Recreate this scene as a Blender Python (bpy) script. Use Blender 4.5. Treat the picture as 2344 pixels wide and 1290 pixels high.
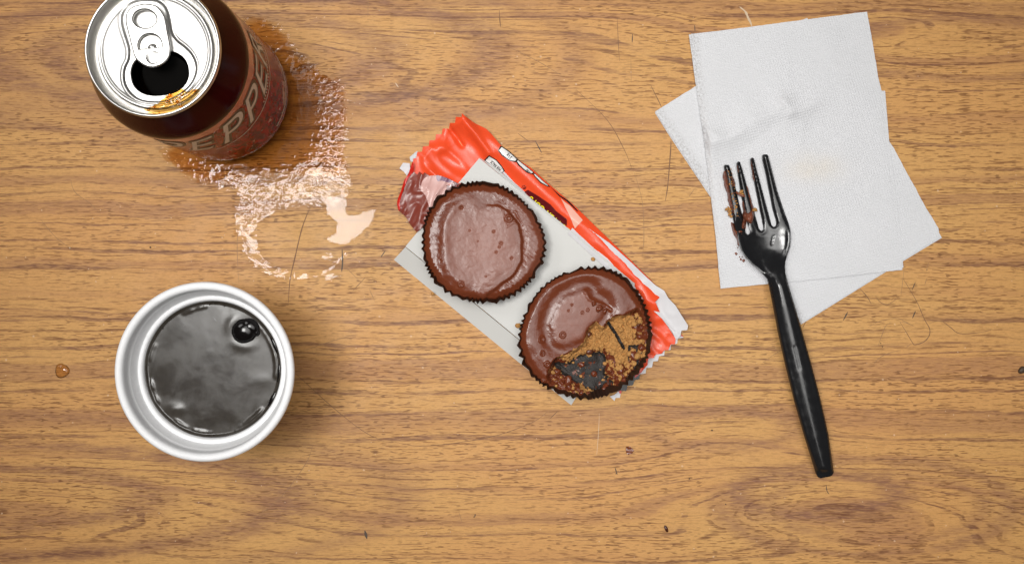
import bpy, bmesh, math, random
import numpy as np
from mathutils import Vector
from mathutils.geometry import delaunay_2d_cdt

for o in list(bpy.data.objects):
    bpy.data.objects.remove(o)
SC = bpy.context.scene
COL = SC.collection
MM = 0.001
HC = 0.578            # camera height above the table (m)
FPX = 2633.0          # focal length in photo pixels
CX, CY = 1172.0, 645.0

# ------------------------------------------------------------------ camera, light
cam_d = bpy.data.cameras.new('camera'); cam = bpy.data.objects.new('camera', cam_d); COL.objects.link(cam)
cam.location = (0, 0, HC); cam.rotation_euler = (0, 0, 0)
cam_d.sensor_width = 36.0; cam_d.lens = 36.0 * FPX / 2344.0
cam_d.clip_start = 0.01; cam_d.clip_end = 50
SC.camera = cam

world = bpy.data.worlds.new('World'); SC.world = world; world.use_nodes = True
bgn = world.node_tree.nodes['Background']
bgn.inputs[0].default_value = (1.0, 0.985, 0.96, 1); bgn.inputs[1].default_value = 0.06

def area(name, loc, target, sx, sy, power, color=(1, 1, 1), spread=180):
    d = bpy.data.lights.new(name, 'AREA'); d.shape = 'RECTANGLE'; d.size = sx; d.size_y = sy
    d.energy = power; d.color = color; d.spread = math.radians(spread)      # spread narrowed to add falloff towards the frame edges
    o = bpy.data.objects.new(name, d); COL.objects.link(o); o.location = loc
    v = Vector(target) - Vector(loc); o.rotation_euler = v.to_track_quat('-Z', 'Y').to_euler()
    return o
area('key_softbox', (-0.325, 0.085, 1.30), (0.06, 0.02, 0), 0.34, 0.29, 1.15, (1.0, 0.985, 0.955), 66)
area('overhead_fill', (0.06, 0.07, 0.95), (0.03, 0.03, 0), 0.80, 0.54, 1.0, (1.0, 0.985, 0.955), 60)  # added fill lamp, unseen, lifts the middle and right of the table
area('added_side_fill', (-0.72, 0.62, 1.05), (0.03, 0.0, 0), 0.40, 0.34, 0.6, (1.0, 0.985, 0.96), 90)  # added side lamp, unseen, gives the shadows a direction

SC.view_settings.view_transform = 'Standard'; SC.view_settings.look = 'None'
SC.view_settings.exposure = 0.14; SC.view_settings.gamma = 1.0
SC.view_settings.use_curve_mapping = False
SC.cycles.max_bounces = 10; SC.cycles.transparent_max_bounces = 12
SC.cycles.caustics_reflective = False; SC.cycles.caustics_refractive = False
SC.cycles.use_denoising = True

# ------------------------------------------------------------------ helpers
rnd = random.Random(7)

def P(px, py, z=0.0):
    k = (HC - z) / FPX
    return ((px - CX) * k, (CY - py) * k, z)

def _h(ix, iy, seed):
    n = (ix.astype(np.int64) * 374761393 + iy.astype(np.int64) * 668265263 + seed * 974634211) & 0xffffffff
    n = ((n ^ (n >> 13)) * 1274126177) & 0xffffffff
    n = ((n ^ (n >> 16)) * 2246822519) & 0xffffffff
    return ((n ^ (n >> 15)) & 0xffffff) / float(0xffffff)

def vn(x, y, seed=0):
    x = np.asarray(x, float); y = np.asarray(y, float)
    ix = np.floor(x); iy = np.floor(y); fx = x - ix; fy = y - iy
    fx = fx * fx * fx * (fx * (fx * 6 - 15) + 10); fy = fy * fy * fy * (fy * (fy * 6 - 15) + 10)
    a = _h(ix, iy, seed); b = _h(ix + 1, iy, seed); c = _h(ix, iy + 1, seed); d = _h(ix + 1, iy + 1, seed)
    return (a * (1 - fx) + b * fx) * (1 - fy) + (c * (1 - fx) + d * fx) * fy

def fbm(x, y, seed=0, octv=4, gain=0.5):
    s = 0; a = 1; t = 0
    for k in range(octv):
        s = s + a * vn(np.asarray(x) * 2 ** k + 17.3 * k, np.asarray(y) * 2 ** k - 9.1 * k, seed + k); t += a; a *= gain
    return s / t

def ridge(x, y, seed=0, octv=3):
    s = 0; a = 1; t = 0
    for k in range(octv):
        s = s + a * (1 - np.abs(2 * vn(np.asarray(x) * 2 ** k, np.asarray(y) * 2 ** k, seed + k) - 1)); t += a; a *= 0.5
    return s / t

def sstep(a, b, x):
    t = np.clip((np.asarray(x, float) - a) / (b - a), 0, 1); return t * t * (3 - 2 * t)

def inside(poly, x, y):
    poly = np.asarray(poly, float); r = np.zeros(np.shape(x), bool)
    x1, y1 = poly[-1]
    for x2, y2 in poly:
        if y1 != y2:
            c = ((y1 > y) != (y2 > y)) & (x < (x2 - x1) * (y - y1) / (y2 - y1) + x1)
            r ^= c
        x1, y1 = x2, y2
    return r

def dist_line(pts, x, y, closed=True):
    pts = np.asarray(pts, float); d = np.full(np.shape(x), 1e9)
    n = len(pts)
    for i in range(n if closed else n - 1):
        a = pts[i]; b = pts[(i + 1) % n]; v = b - a; L = max(v @ v, 1e-12)
        t = np.clip(((x - a[0]) * v[0] + (y - a[1]) * v[1]) / L, 0, 1)
        d = np.minimum(d, np.hypot(x - a[0] - t * v[0], y - a[1] - t * v[1]))
    return d

def sdist(poly, x, y):       # positive inside
    return np.where(inside(poly, x, y), 1, -1) * dist_line(poly, x, y)

def smoothpoly(pts, n=6, closed=True):
    pts = [np.array(p, float) for p in pts]; out = []; N = len(pts)
    for i in range(N if closed else N - 1):
        p0 = pts[(i - 1) % N] if closed or i > 0 else pts[i]; p1 = pts[i]; p2 = pts[(i + 1) % N]
        p3 = pts[(i + 2) % N] if closed or i + 2 < N else p2
        for k in range(n):
            t = k / n
            out.append(0.5 * ((2 * p1) + (-p0 + p2) * t + (2 * p0 - 5 * p1 + 4 * p2 - p3) * t * t + (-p0 + 3 * p1 - 3 * p2 + p3) * t ** 3))
    if not closed: out.append(pts[-1])
    return [tuple(p) for p in out]

ORG = {}
def thing(name, label, cat, loc, group=None, kind=None):
    o = bpy.data.objects.new(name, None); COL.objects.link(o); o.location = loc; o.empty_display_size = 0.01
    ORG[o] = Vector(loc); tag(o, label, cat, group, kind); return o

def tag(o, label, cat, group=None, kind=None):
    if label: o['label'] = label
    if cat: o['category'] = cat
    if group: o['group'] = group
    if kind: o['kind'] = kind
    return o

def mk(name, verts, faces, mat, parent=None, smooth=True, origin=None):
    """world-space verts -> one mesh object, its origin at its thing's base"""
    verts = np.asarray(verts, float)
    if parent is not None: org = ORG[parent]
    elif origin is not None: org = Vector(origin)
    else:
        org = Vector((verts[:, 0].mean(), verts[:, 1].mean(), verts[:, 2].min()))
    me = bpy.data.meshes.new(name)
    me.from_pydata((verts - np.array(org)).tolist(), [], [list(map(int, f)) for f in faces])
    if smooth and len(me.polygons):
        me.polygons.foreach_set('use_smooth', [True] * len(me.polygons))
    me.validate(); me.update()
    if mat is not None: me.materials.append(mat)
    o = bpy.data.objects.new(name, me); COL.objects.link(o); ORG[o] = org
    if parent is not None: o.parent = parent
    else: o.location = org
    return o

def resample(poly, sp):
    out = []; n = len(poly)
    for i in range(n):
        a = np.array(poly[i], float); b = np.array(poly[(i + 1) % n], float); L = np.hypot(*(b - a))
        k = max(1, int(round(L / sp)))
        for j in range(k): out.append(tuple(a + (b - a) * j / k))
    return out

def patch(name, outline, sp, zf, mat, parent=None, thick=0.0, smooth=True, edge_jit=0.0, seed=0):
    """outline in photo pixels -> sheet with its own heights zf(px,py) (m) and thickness"""
    ol = np.array(resample(outline, sp))
    if edge_jit:
        ol = ol + (np.stack([fbm(ol[:, 0] / 9, ol[:, 1] / 9, seed + 3), fbm(ol[:, 0] / 9, ol[:, 1] / 9, seed + 8)], 1) - .5) * 2 * edge_jit
    mn = ol.min(0); mx = ol.max(0)
    gx, gy = np.meshgrid(np.arange(mn[0], mx[0] + sp, sp), np.arange(mn[1], mx[1] + sp, sp * 0.87))
    gx = gx + (np.arange(gx.shape[0]) % 2)[:, None] * sp * 0.5
    gx = gx.ravel(); gy = gy.ravel()
    ok = inside(ol, gx, gy)
    gx = gx[ok]; gy = gy[ok]
    if len(gx):
        ok = dist_line(ol, gx, gy) > sp * 0.45; gx = gx[ok]; gy = gy[ok]
    pts = [Vector(p) for p in ol] + [Vector((a, b)) for a, b in zip(gx, gy)]
    n = len(ol)
    r = delaunay_2d_cdt(pts, [(i, (i + 1) % n) for i in range(n)], [], 1, 1e-5)
    xy = np.array([tuple(v) for v in r[0]]); faces = [list(f) for f in r[2]]
    z = zf(xy[:, 0], xy[:, 1]) * np.ones(len(xy))
    k = (HC - z) / FPX
    V = np.stack([(xy[:, 0] - CX) * k, (CY - xy[:, 1]) * k, z], 1)
    F = []
    for f in faces:                           # make them face up
        a, b, c = (V[i] for i in f[:3])
        if (b[0] - a[0]) * (c[1] - a[1]) - (b[1] - a[1]) * (c[0] - a[0]) < 0: f = f[::-1]
        F.append(f)
    if thick:
        N = len(V); B = V.copy(); B[:, 2] -= thick
        ed = {}
        for f in F:
            for i in range(len(f)):
                ed[(f[i], f[(i + 1) % len(f)])] = 1
        G = [[i + N for i in f[::-1]] for f in F]
        S = [[b, a, a + N, b + N] for (a, b) in ed if (b, a) not in ed]
        V = np.concatenate([V, B]); F = F + G + S
    ob = mk(name, V, F, mat, parent, smooth)
    if thick: ob.data.set_sharp_from_angle(angle=math.radians(50))
    return ob

def lathe(name, prof, cx, cy, mat, parent, n=128, z0=0.0, closed=False):
    V = []; F = []
    for (r, z) in prof:
        for i in range(n):
            a = 2 * math.pi * i / n
            V.append((cx + r * MM * math.cos(a), cy + r * MM * math.sin(a), z0 + z * MM))
    m = len(prof)
    for j in range(m - 1 + (1 if closed else 0)):
        for i in range(n):
            a = j * n + i; b = j * n + (i + 1) % n; c = ((j + 1) % m) * n + (i + 1) % n; d = ((j + 1) % m) * n + i
            F.append((a, b, c, d))
    return mk(name, V, F, mat, parent)

def polar(name, cx, cy, Rf, zf, mat, parent, nr=60, nt=180, r0=0.0):
    """disc with its own heights; Rf(theta) m, zf(x,y) m relative to the centre"""
    V = []; F = []
    th = np.arange(nt) * 2 * math.pi / nt; R = Rf(th)
    for j in range(nr + 1):
        q = r0 + (1 - r0) * j / nr
        x = R * q * np.cos(th); y = R * q * np.sin(th)
        z = zf(x, y, q, th) * np.ones(nt)
        V.append(np.stack([cx + x, cy + y, z], 1))
    V = np.concatenate(V)
    for j in range(nr):
        for i in range(nt):
            F.append((j * nt + i, (j + 1) * nt + i, (j + 1) * nt + (i + 1) % nt, j * nt + (i + 1) % nt))
    return mk(name, V, F, mat, parent)

def tube(name, pts, rad, mat, parent=None, n=6, flat=1.0):
    pts = [Vector(p) for p in pts]; V = []; F = []; m = len(pts)
    for j, p in enumerate(pts):
        d = (pts[min(j + 1, m - 1)] - pts[max(j - 1, 0)]).normalized()
        s = d.cross(Vector((0, 0, 1)))
        s = s.normalized() if s.length > 1e-6 else Vector((1, 0, 0)); u = s.cross(d)
        r = rad(j / (m - 1)) if callable(rad) else rad
        for i in range(n):
            a = 2 * math.pi * i / n; V.append(p + s * r * math.cos(a) + u * r * flat * math.sin(a))
    for j in range(m - 1):
        for i in range(n):
            F.append((j * n + i, j * n + (i + 1) % n, (j + 1) * n + (i + 1) % n, (j + 1) * n + i))
    F.append(list(range(n))); F.append([(m - 1) * n + i for i in range(n)][::-1])
    return mk(name, [tuple(v) for v in V], F, mat, parent)

def chunk(name, loc, size, mat, parent=None, seed=0, sub=2, amp=0.5, flat=0.7):
    bm = bmesh.new(); bmesh.ops.create_icosphere(bm, subdivisions=sub, radius=1)
    rr = random.Random(seed); off = [rr.uniform(-40, 40) for _ in range(3)]
    el = (rr.uniform(.75, 1.3), rr.uniform(.75, 1.2), flat); an = rr.uniform(0, 6.28)
    c, s = math.cos(an), math.sin(an); V = []
    for v in bm.verts:
        p = v.co
        q = 1 + amp * (float(fbm(p.x * 1.6 + off[0] + p.z, p.y * 1.6 + off[1] - p.z, seed, 3)) - 0.5) * 2
        x, y, z = p.x * q * el[0] * size, p.y * q * el[1] * size, p.z * q * el[2] * size
        V.append((loc[0] + x * c - y * s, loc[1] + x * s + y * c, loc[2] + z))
    F = [[v.index for v in f.verts] for f in bm.faces]; bm.free()
    return mk(name, V, F, mat, parent)

def glyph(ch, offset=0.0):
    cu = bpy.data.curves.new('glyph', 'FONT'); cu.body = ch; cu.size = 1.0; cu.offset = offset
    o = bpy.data.objects.new('glyph', cu); COL.objects.link(o)
    dg = bpy.context.evaluated_depsgraph_get(); me = o.evaluated_get(dg).to_mesh()
    V = [tuple(v.co) for v in me.vertices]; F = [list(p.vertices) for p in me.polygons]
    o.evaluated_get(dg).to_mesh_clear(); bpy.data.objects.remove(o); bpy.data.curves.remove(cu)
    return V, F

def slice_mesh(V, F, axis, lo, hi, n):
    bm = bmesh.new(); vs = [bm.verts.new(v) for v in V]
    for f in F:
        try: bm.faces.new([vs[i] for i in f])
        except ValueError: pass
    for k in range(1, n):
        c = lo + (hi - lo) * k / n; co = [0, 0, 0]; no = [0, 0, 0]; co[axis] = c; no[axis] = 1
        bmesh.ops.bisect_plane(bm, geom=bm.verts[:] + bm.edges[:] + bm.faces[:], plane_co=co, plane_no=no)
    bm.verts.index_update(); V = [tuple(v.co) for v in bm.verts]; F = [[v.index for v in f.verts] for f in bm.faces]; bm.free()
    return V, F

# ------------------------------------------------------------------ material helpers
class NT:
    def __init__(s, name):
        s.m = bpy.data.materials.new(name); s.m.use_nodes = True; s.t = s.m.node_tree; s.n = s.t.nodes; s.l = s.t.links
        s.b = s.n['Principled BSDF']; s.out = s.n['Material Output']
    def put(s, v, sock):
        if isinstance(v, bpy.types.NodeSocket): s.l.new(v, sock)
        elif v is not None:
            try: sock.default_value = v
            except Exception: sock.default_value = (*v, 1)
    def math(s, op, a, b=None, c=None):
        n = s.n.new('ShaderNodeMath'); n.operation = op
        for i, v in enumerate((a, b, c)): s.put(v, n.inputs[i])
        return n.outputs[0]
    def pos(s, obj=False):
        if obj: n = s.n.new('ShaderNodeTexCoord'); o = n.outputs['Object']
        else: n = s.n.new('ShaderNodeNewGeometry'); o = n.outputs['Position']
        x = s.n.new('ShaderNodeSeparateXYZ'); s.l.new(o, x.inputs[0]); return o, x.outputs[0], x.outputs[1], x.outputs[2]
    def vec(s, x, y, z=0.0):
        n = s.n.new('ShaderNodeCombineXYZ')
        for i, v in enumerate((x, y, z)): s.put(v, n.inputs[i])
        return n.outputs[0]
    def noise(s, vec=None, scale=1.0, detail=2.0, rough=0.5, w=None, dist=0.0):
        n = s.n.new('ShaderNodeTexNoise')
        if w is not None: n.noise_dimensions = '1D'; s.put(w, n.inputs['W'])
        else: s.put(vec, n.inputs['Vector'])
        n.inputs['Scale'].default_value = scale; n.inputs['Detail'].default_value = detail
        n.inputs['Roughness'].default_value = rough; n.inputs['Distortion'].default_value = dist
        return n.outputs[0]
    def voro(s, vec, scale=1.0, feat='F1'):
        n = s.n.new('ShaderNodeTexVoronoi'); n.feature = feat; s.put(vec, n.inputs['Vector']); n.inputs['Scale'].default_value = scale
        return n.outputs['Distance']
    def rng(s, v, a, b, c=0.0, d=1.0, smooth=True):
        n = s.n.new('ShaderNodeMapRange'); n.interpolation_type = 'SMOOTHSTEP' if smooth else 'LINEAR'
        s.put(v, n.inputs[0])
        for i, q in enumerate((a, b, c, d)): s.put(q, n.inputs[i + 1])
        return n.outputs[0]
    def mix(s, f, a, b, mode='MIX'):
        n = s.n.new('ShaderNodeMix'); n.data_type = 'RGBA'; n.blend_type = mode
        s.put(f, n.inputs[0]); s.put(a, n.inputs[6]); s.put(b, n.inputs[7]); return n.outputs[2]
    def bump(s, h, dist=0.0002, strength=1.0):
        n = s.n.new('ShaderNodeBump'); n.inputs['Distance'].default_value = dist; n.inputs['Strength'].default_value = strength
        s.l.new(h, n.inputs['Height']); s.l.new(n.outputs[0], s.b.inputs['Normal']); return n.outputs[0]
    def set(s, **k):
        names = dict(color='Base Color', rough='Roughness', metal='Metallic', spec='Specular IOR Level', coat='Coat Weight',
                     coatr='Coat Roughness', sss='Subsurface Weight', trans='Transmission Weight', ior='IOR', alpha='Alpha', aniso='Anisotropic', sheen='Sheen Weight')
        for a, v in k.items():
            s.put((*v, 1) if isinstance(v, tuple) and len(v) == 3 else v, s.b.inputs[names[a]])
        return s

def simple(name, color, rough=0.5, var=0.12, scale=400, bump=0.0, bscale=900, **k):
    t = NT(name); o, x, y, z = t.pos()
    f = t.noise(o, scale, 3, 0.6)
    c = t.mix(f, tuple(v * (1 - var) for v in color) + (1,), tuple(min(1, v * (1 + var)) for v in color) + (1,))
    t.set(color=c, rough=rough, **k)
    if bump: t.bump(t.noise(o, bscale, 3, 0.6), bump)
    return t.m

# ------------------------------------------------------------------ wood laminate
def wood_material():
    t = NT('wood_laminate'); o, X, Y, Z = t.pos()
    S = FPX / HC
    px = t.math('MULTIPLY_ADD', X, S, CX); py = t.math('MULTIPLY_ADD', Y, -S, CY)
    def n2(sx, sy, detail=2, rough=.5, ox=0.0, yy=None):
        return t.noise(t.vec(t.math('MULTIPLY_ADD', px, 1 / sx, ox), t.math('MULTIPLY', yy if yy is not None else py, 1 / sy)), 1.0, detail, rough)
    def cen(v, amp): return t.math('MULTIPLY', t.math('SUBTRACT', v, 0.5), amp)
    h = t.math('ADD', py, cen(n2(560, 150, 2, .5), 60))
    h = t.math('ADD', h, cen(n2(120, 28, 2, .55, 5.3), 13))
    h = t.math('ADD', h, cen(n2(30, 7, 1, .5, 9.1), 3.6))
    for (x0, y0, sx, sy, A) in ((430, 120, 760, 95, 190), (-200, 1150, 760, 80, 175), (1840, 1143, 320, 62, 125),
                                (2080, 1190, 330, 95, 85), (2160, 120, 330, 60, -60), (1680, 1010, 190, 60, 60),
                                (2050, 60, 200, 40, 40), (2360, 500, 300, 80, 40), (1330, 60, 240, 60, 55)):
        gx = t.math('MULTIPLY_ADD', px, 1 / sx, -x0 / sx); gy = t.math('MULTIPLY_ADD', py, 1 / sy, -y0 / sy)
        e = t.math('EXPONENT', t.math('MULTIPLY', t.math('ADD', t.math('MULTIPLY', gx, gx), t.math('MULTIPLY', gy, gy)), -1.0))
        h = t.math('MULTIPLY_ADD', e, A, h)
    # grain lines: irregular one dimensional noise across the growth rings
    b1 = t.noise(w=t.math('MULTIPLY', h, 1 / 62.0), scale=1, detail=1, rough=.5)
    l1 = t.rng(b1, .57, .63)
    b2 = t.noise(w=t.math('MULTIPLY_ADD', h, 1 / 15.0, 31.7), scale=1, detail=1, rough=.5)
    l2 = t.rng(b2, .575, .65)
    b3 = t.noise(w=t.math('MULTIPLY_ADD', h, 1 / 8.5, 77.7), scale=1, detail=1, rough=.5)
    l3 = t.rng(b3, .57, .67)
    m1 = t.rng(n2(330, 60, 3, .6, 2.2), .28, .50); m2 = t.rng(n2(420, 22, 3, .6, 7.7), .40, .58); m3 = t.rng(n2(110, 10, 2, .65, 4.7), .42, .60)
    fib = t.rng(n2(30, 3.4, 2, .65, 1.1), .36, .58)
    f2 = t.math('MULTIPLY_ADD', fib, .75, .25)
    l1 = t.math('MULTIPLY', t.math('MULTIPLY', l1, m1), f2)
    l2 = t.math('MULTIPLY', t.math('MULTIPLY', l2, m2), t.math('MULTIPLY_ADD', fib, .55, .45)); l3 = t.math('MULTIPLY', t.math('MULTIPLY', l3, m3), f2)
    ring = None
    for (x0, y0, ra, rb, w, k) in ((1868, 1143, 188, 52, 13, .8), (1985, 1165, 335, 108, 10, .6), (2010, 1170, 245, 76, 8, .45), (-60, 1147, 405, 72, 11, .7), (-60, 1147, 715, 128, 13, .75), (-60, 1140, 980, 190, 10, .4),
                                   (500, 135, 385, 88, 13, .6), (540, 125, 590, 130, 14, .7), (520, 130, 800, 190, 10, .4), (2230, 110, 330, 66, 10, .6), (1650, 985, 170, 46, 10, .5)):
        gx = t.math('MULTIPLY_ADD', px, 1 / ra, -x0 / ra); gy = t.math('MULTIPLY_ADD', t.math('MULTIPLY_ADD', t.math('SUBTRACT', h, py), .12, t.math('ADD', py, cen(n2(90, 30, 3, .6, 14.0), 34))), 1 / rb, -y0 / rb)
        rho = t.math('SQRT', t.math('ADD', t.math('MULTIPLY', gx, gx), t.math('MULTIPLY', gy, gy)))
        ln = t.math('MULTIPLY', t.rng(t.math('ABSOLUTE', t.math('SUBTRACT', rho, 1.0)), 0.0, 1.7 * w / rb, 1.0, 0.0), min(1.0, k * 1.25))
        ring = ln if ring is None else t.math('MAXIMUM', ring, ln)
    ring = t.math('MULTIPLY', t.math('MULTIPLY', ring, t.rng(n2(60, 12, 3, .65, 18.0), .30, .52, .35, 1.0)), t.math('MULTIPLY_ADD', fib, .5, .5))
    pores = t.rng(n2(40, 3.3, 1, .5, 3.3), .585, .65); pores2 = t.rng(n2(19, 3.4, 0, .5, 8.3), .64, .71)
    pm = t.rng(n2(260, 120, 2, .5, 6.1), .36, .60, .35, 1.0)
    pores = t.math('MULTIPLY', pores, pm); pores2 = t.math('MULTIPLY', pores2, pm)
    big = t.rng(n2(700, 330, 2, .5, 1.7), .35, .65)
    base = t.mix(big, (0.550, 0.296, 0.093, 1), (0.540, 0.268, 0.086, 1))
    base = t.mix(t.math('MULTIPLY', n2(200, 5, 3, .6, 2.9), .36), base, (0.68, 0.41, 0.18, 1))
    base = t.mix(t.rng(n2(9, 4, 3, .75, 12.9), .38, .72, 0, .34), base, (0.33, 0.155, 0.050, 1))
    c = t.mix(t.math('MULTIPLY', t.rng(b1, .50, .62), .26), base, (0.36, 0.165, 0.072, 1))
    c = t.mix(t.math('MULTIPLY', l1, .36), c, (0.225, 0.100, 0.066, 1))
    c = t.mix(t.math('MULTIPLY', ring, .78), c, (0.205, 0.092, 0.062, 1))
    c = t.mix(t.math('MULTIPLY', l2, .80), c, (0.170, 0.072, 0.044, 1))
    c = t.mix(t.math('MULTIPLY', l3, .80), c, (0.175, 0.072, 0.030, 1))
    c = t.mix(t.math('MULTIPLY', pores, .66), c, (0.15, 0.055, 0.020, 1))
    c = t.mix(t.math('MULTIPLY', pores2, .62), c, (0.13, 0.05, 0.02, 1))
    # worn pale specks
    sp = t.rng(t.noise(t.vec(t.math('MULTIPLY', px, 1 / 9), t.math('MULTIPLY', py, 1 / 9)), 1, 0), .83, .87)
    c = t.mix(t.math('MULTIPLY', sp, .5), c, (0.68, 0.5, 0.34, 1))
    rough = t.rng(n2(60, 40, 4, .6, 3.0), .3, .7, .36, .48)
    t.set(color=c, rough=rough, spec=0.16)
    hh = t.math('ADD', t.math('MULTIPLY', pores, -.8), t.noise(o, 2600, 3, .6))
    t.bump(hh, 0.00006, 0.6)
    return t.m
WOOD = wood_material()

# ------------------------------------------------------------------ table top
def box_obj(name, x0, x1, y0, y1, z0, z1, mat, bev=0.004):
    bm = bmesh.new(); bmesh.ops.create_cube(bm, size=1)
    for v in bm.verts: v.co = (x0 + (v.co.x + .5) * (x1 - x0), y0 + (v.co.y + .5) * (y1 - y0), z0 + (v.co.z + .5) * (z1 - z0))
    bmesh.ops.bevel(bm, geom=bm.edges[:], offset=bev, segments=3, affect='EDGES')
    me = bpy.data.meshes.new(name); bm.to_mesh(me); bm.free(); me.materials.append(mat)
    o = bpy.data.objects.new(name, me); COL.objects.link(o); ORG[o] = Vector((0, 0, 0)); return o
table = box_obj('tabletop', -0.62, 0.62, -0.45, 0.45, -0.03, 0.0, WOOD)
tag(table, 'worn wood grain laminate table top under everything', 'table top', kind='structure')

# ------------------------------------------------------------------ shared materials
ALU = NT('aluminium')
_o, _x, _y, _z = ALU.pos(True)
ALU.set(color=(0.50, 0.49, 0.475), metal=1.0, rough=ALU.rng(ALU.noise(_o, 500, 3), .3, .7, .36, .46))
ALU.bump(ALU.noise(_o, 110, 2), 0.00025, 0.5); ALU = ALU.m
ALU2 = simple('tab_aluminium', (0.54, 0.53, 0.51), 0.30, .04, metal=1.0)
BLACKIN = simple('can_inside_shade', (0.005, 0.0045, 0.004), 0.7, spec=.1)  # black colour stands in for the shade inside the can
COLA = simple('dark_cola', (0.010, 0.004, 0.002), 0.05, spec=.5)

# ================================================================== SODA CAN
canx, cany, _ = P(348, 112, 0.122)
can = thing('soda_can', 'opened dark red soda can standing wet at the upper left', 'soda can', (canx, cany, 0))

def can_paint():
    t = NT('can_print'); o, x, y, z = t.pos(True)
    zm = t.math('MULTIPLY', z, 1000.0)
    ang = t.math('MULTIPLY', t.math('ARCTAN2', y, x), 33.0)          # arc length in mm
    uv = t.vec(ang, zm)
    def n(sx, sz, d=3, r=.6, ofs=0.0):
        return t.noise(t.vec(t.math('MULTIPLY_ADD', ang, 1 / sx, ofs), t.math('MULTIPLY', zm, 1 / sz)), 1, d, r)
    red = t.mix(t.rng(n(3, 7), .38, .68), (0.32, 0.003, 0.006, 1), (0.10, 0.003, 0.004, 1))
    red = t.mix(t.rng(n(1.2, 2.2, 2, .6, 4.0), .60, .70), red, (0.025, 0.006, 0.004, 1))
    low = t.rng(zm, 20.0, 58.0, 1.0, 0.0)
    thr = t.math('MULTIPLY_ADD', low, -.17, .73)
    spl = t.rng(t.math('SUBTRACT', n(9, 16, 4, .65, 9.0), thr), 0.0, .02)
    c = t.mix(spl, red, (0.50, 0.33, 0.28, 1))
    drk = t.math('MULTIPLY', t.rng(n(5, 9, 4, .7, 21.0), .53, .56), low)
    c = t.mix(drk, c, (0.025, 0.012, 0.008, 1))
    edge = t.math('MULTIPLY_ADD', t.noise(w=t.math('MULTIPLY', ang, .12), scale=1, detail=3), 7.0, 86.5)
    band = t.rng(t.math('SUBTRACT', zm, edge), -.25, .25)
    c = t.mix(band, c, (0.46, 0.17, 0.14, 1))
    top = t.rng(zm, 98.0, 98.6)
    c = t.mix(top, c, (0.030, 0.0010, 0.0014, 1))
    met = t.math('MULTIPLY_ADD', band, .35, .35)
    t.set(color=c, metal=t.math('MULTIPLY', t.math('MULTIPLY', band, .5), t.math('SUBTRACT', 1.0, top)), rough=.16, spec=.07)
    return t.m
PAINT = can_paint()
body_prof = [(0, 9), (10, 8.6), (18, 6.5), (22.3, 2.5), (23.2, 0.5), (24.2, 0), (25.4, 0.5), (26.6, 2.2), (29, 6.0), (31.2, 9.4), (32.6, 12.2), (33.05, 15)]
body_prof += [(33.05, z) for z in range(20, 98, 4)]
body_prof += [(33.05, 99), (32.9, 101), (32.4, 103), (31.5, 105.4), (30.3, 108.2), (29.1, 111), (28.0, 113.6), (27.1, 115.8), (26.4, 117.4), (26.05, 118.6)]
lathe('body', body_prof, canx, cany, PAINT, can, 192)
rim_prof = [(26.05, 118.5), (26.4, 119.0), (26.95, 119.3), (27.1, 120.0), (27.05, 121.2), (26.8, 121.9), (26.35, 122.1), (25.9, 121.8), (25.7, 121.0),
            (25.5, 118.5), (25.1, 116.2), (24.85, 115.2), (24.45, 114.7), (23.95, 114.9), (23.6, 115.6), (23.4, 117.0), (23.1, 117.75), (22.7, 118.0)]
ZL = 118.0
def zc(zx, zy):   # lid detail measured off the photo -> mm from the can axis
    return ((zx - 931) / 32.1, -(zy - 656) / 32.1)
KEY = np.array(smoothpoly([zc(*p) for p in [(850, 5), (960, 20), (1050, 90), (1095, 190), (1120, 300), (1145, 430), (1210, 530), (1300, 600), (1390, 690),
      (1445, 800), (1455, 900), (1425, 1010), (1350, 1120), (1210, 1230), (1050, 1300), (900, 1310), (740, 1285), (620, 1200), (550, 1090), (530, 980),
      (545, 870), (590, 770), (600, 650), (575, 540), (535, 420), (508, 310), (510, 200), (560, 100), (650, 40), (750, 10)]], 4))
hcx, hcy = zc(985, 940)
def hole_r(th):
    a, b = 11.7, 9.0
    t = th - 0.12
    return (np.abs(np.cos(t) / a) ** 2.3 + np.abs(np.sin(t) / b) ** 2.3) ** (-1 / 2.3)
def lid_panel():
    nt, nr = 240, 90
    th = np.arange(nt) * 2 * math.pi / nt
    hx = hcx + hole_r(th) * np.cos(th); hy = hcy + hole_r(th) * np.sin(th)
    ux, uy = np.cos(th), np.sin(th)
    bq = hcx * ux + hcy * uy; cq = hcx ** 2 + hcy ** 2 - 22.7 ** 2
    tt = -bq + np.sqrt(bq ** 2 - cq); ox = hcx + tt * ux; oy = hcy + tt * uy
    V = []
    rows = [-2, -1] + list(np.linspace(0, 1, nr) ** 1.15)
    for q in rows:
        if q < 0:
            x, y = hx - (0.15 if q == -2 else -.0) * ux, hy - (0.15 if q == -2 else 0) * uy
            z = np.full(nt, -1.2 if q == -2 else -.35)
            z = z + height(x, y) * (q == -1)
        else:
            x = hx + (ox - hx) * q; y = hy + (oy - hy) * q; z = height(x, y)
            if q == 0: z = z - .02; x = x + .1 * ux; y = y + .1 * uy
        V.append(np.stack([canx + x * MM, cany + y * MM, (ZL + z) * MM], 1))
    F = []
    for j in range(len(rows) - 1):
        for i in range(nt):
            F.append((j * nt + i, (j + 1) * nt + i, (j + 1) * nt + (i + 1) % nt, j * nt + (i + 1) % nt))
    return np.concatenate(V), F
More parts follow.
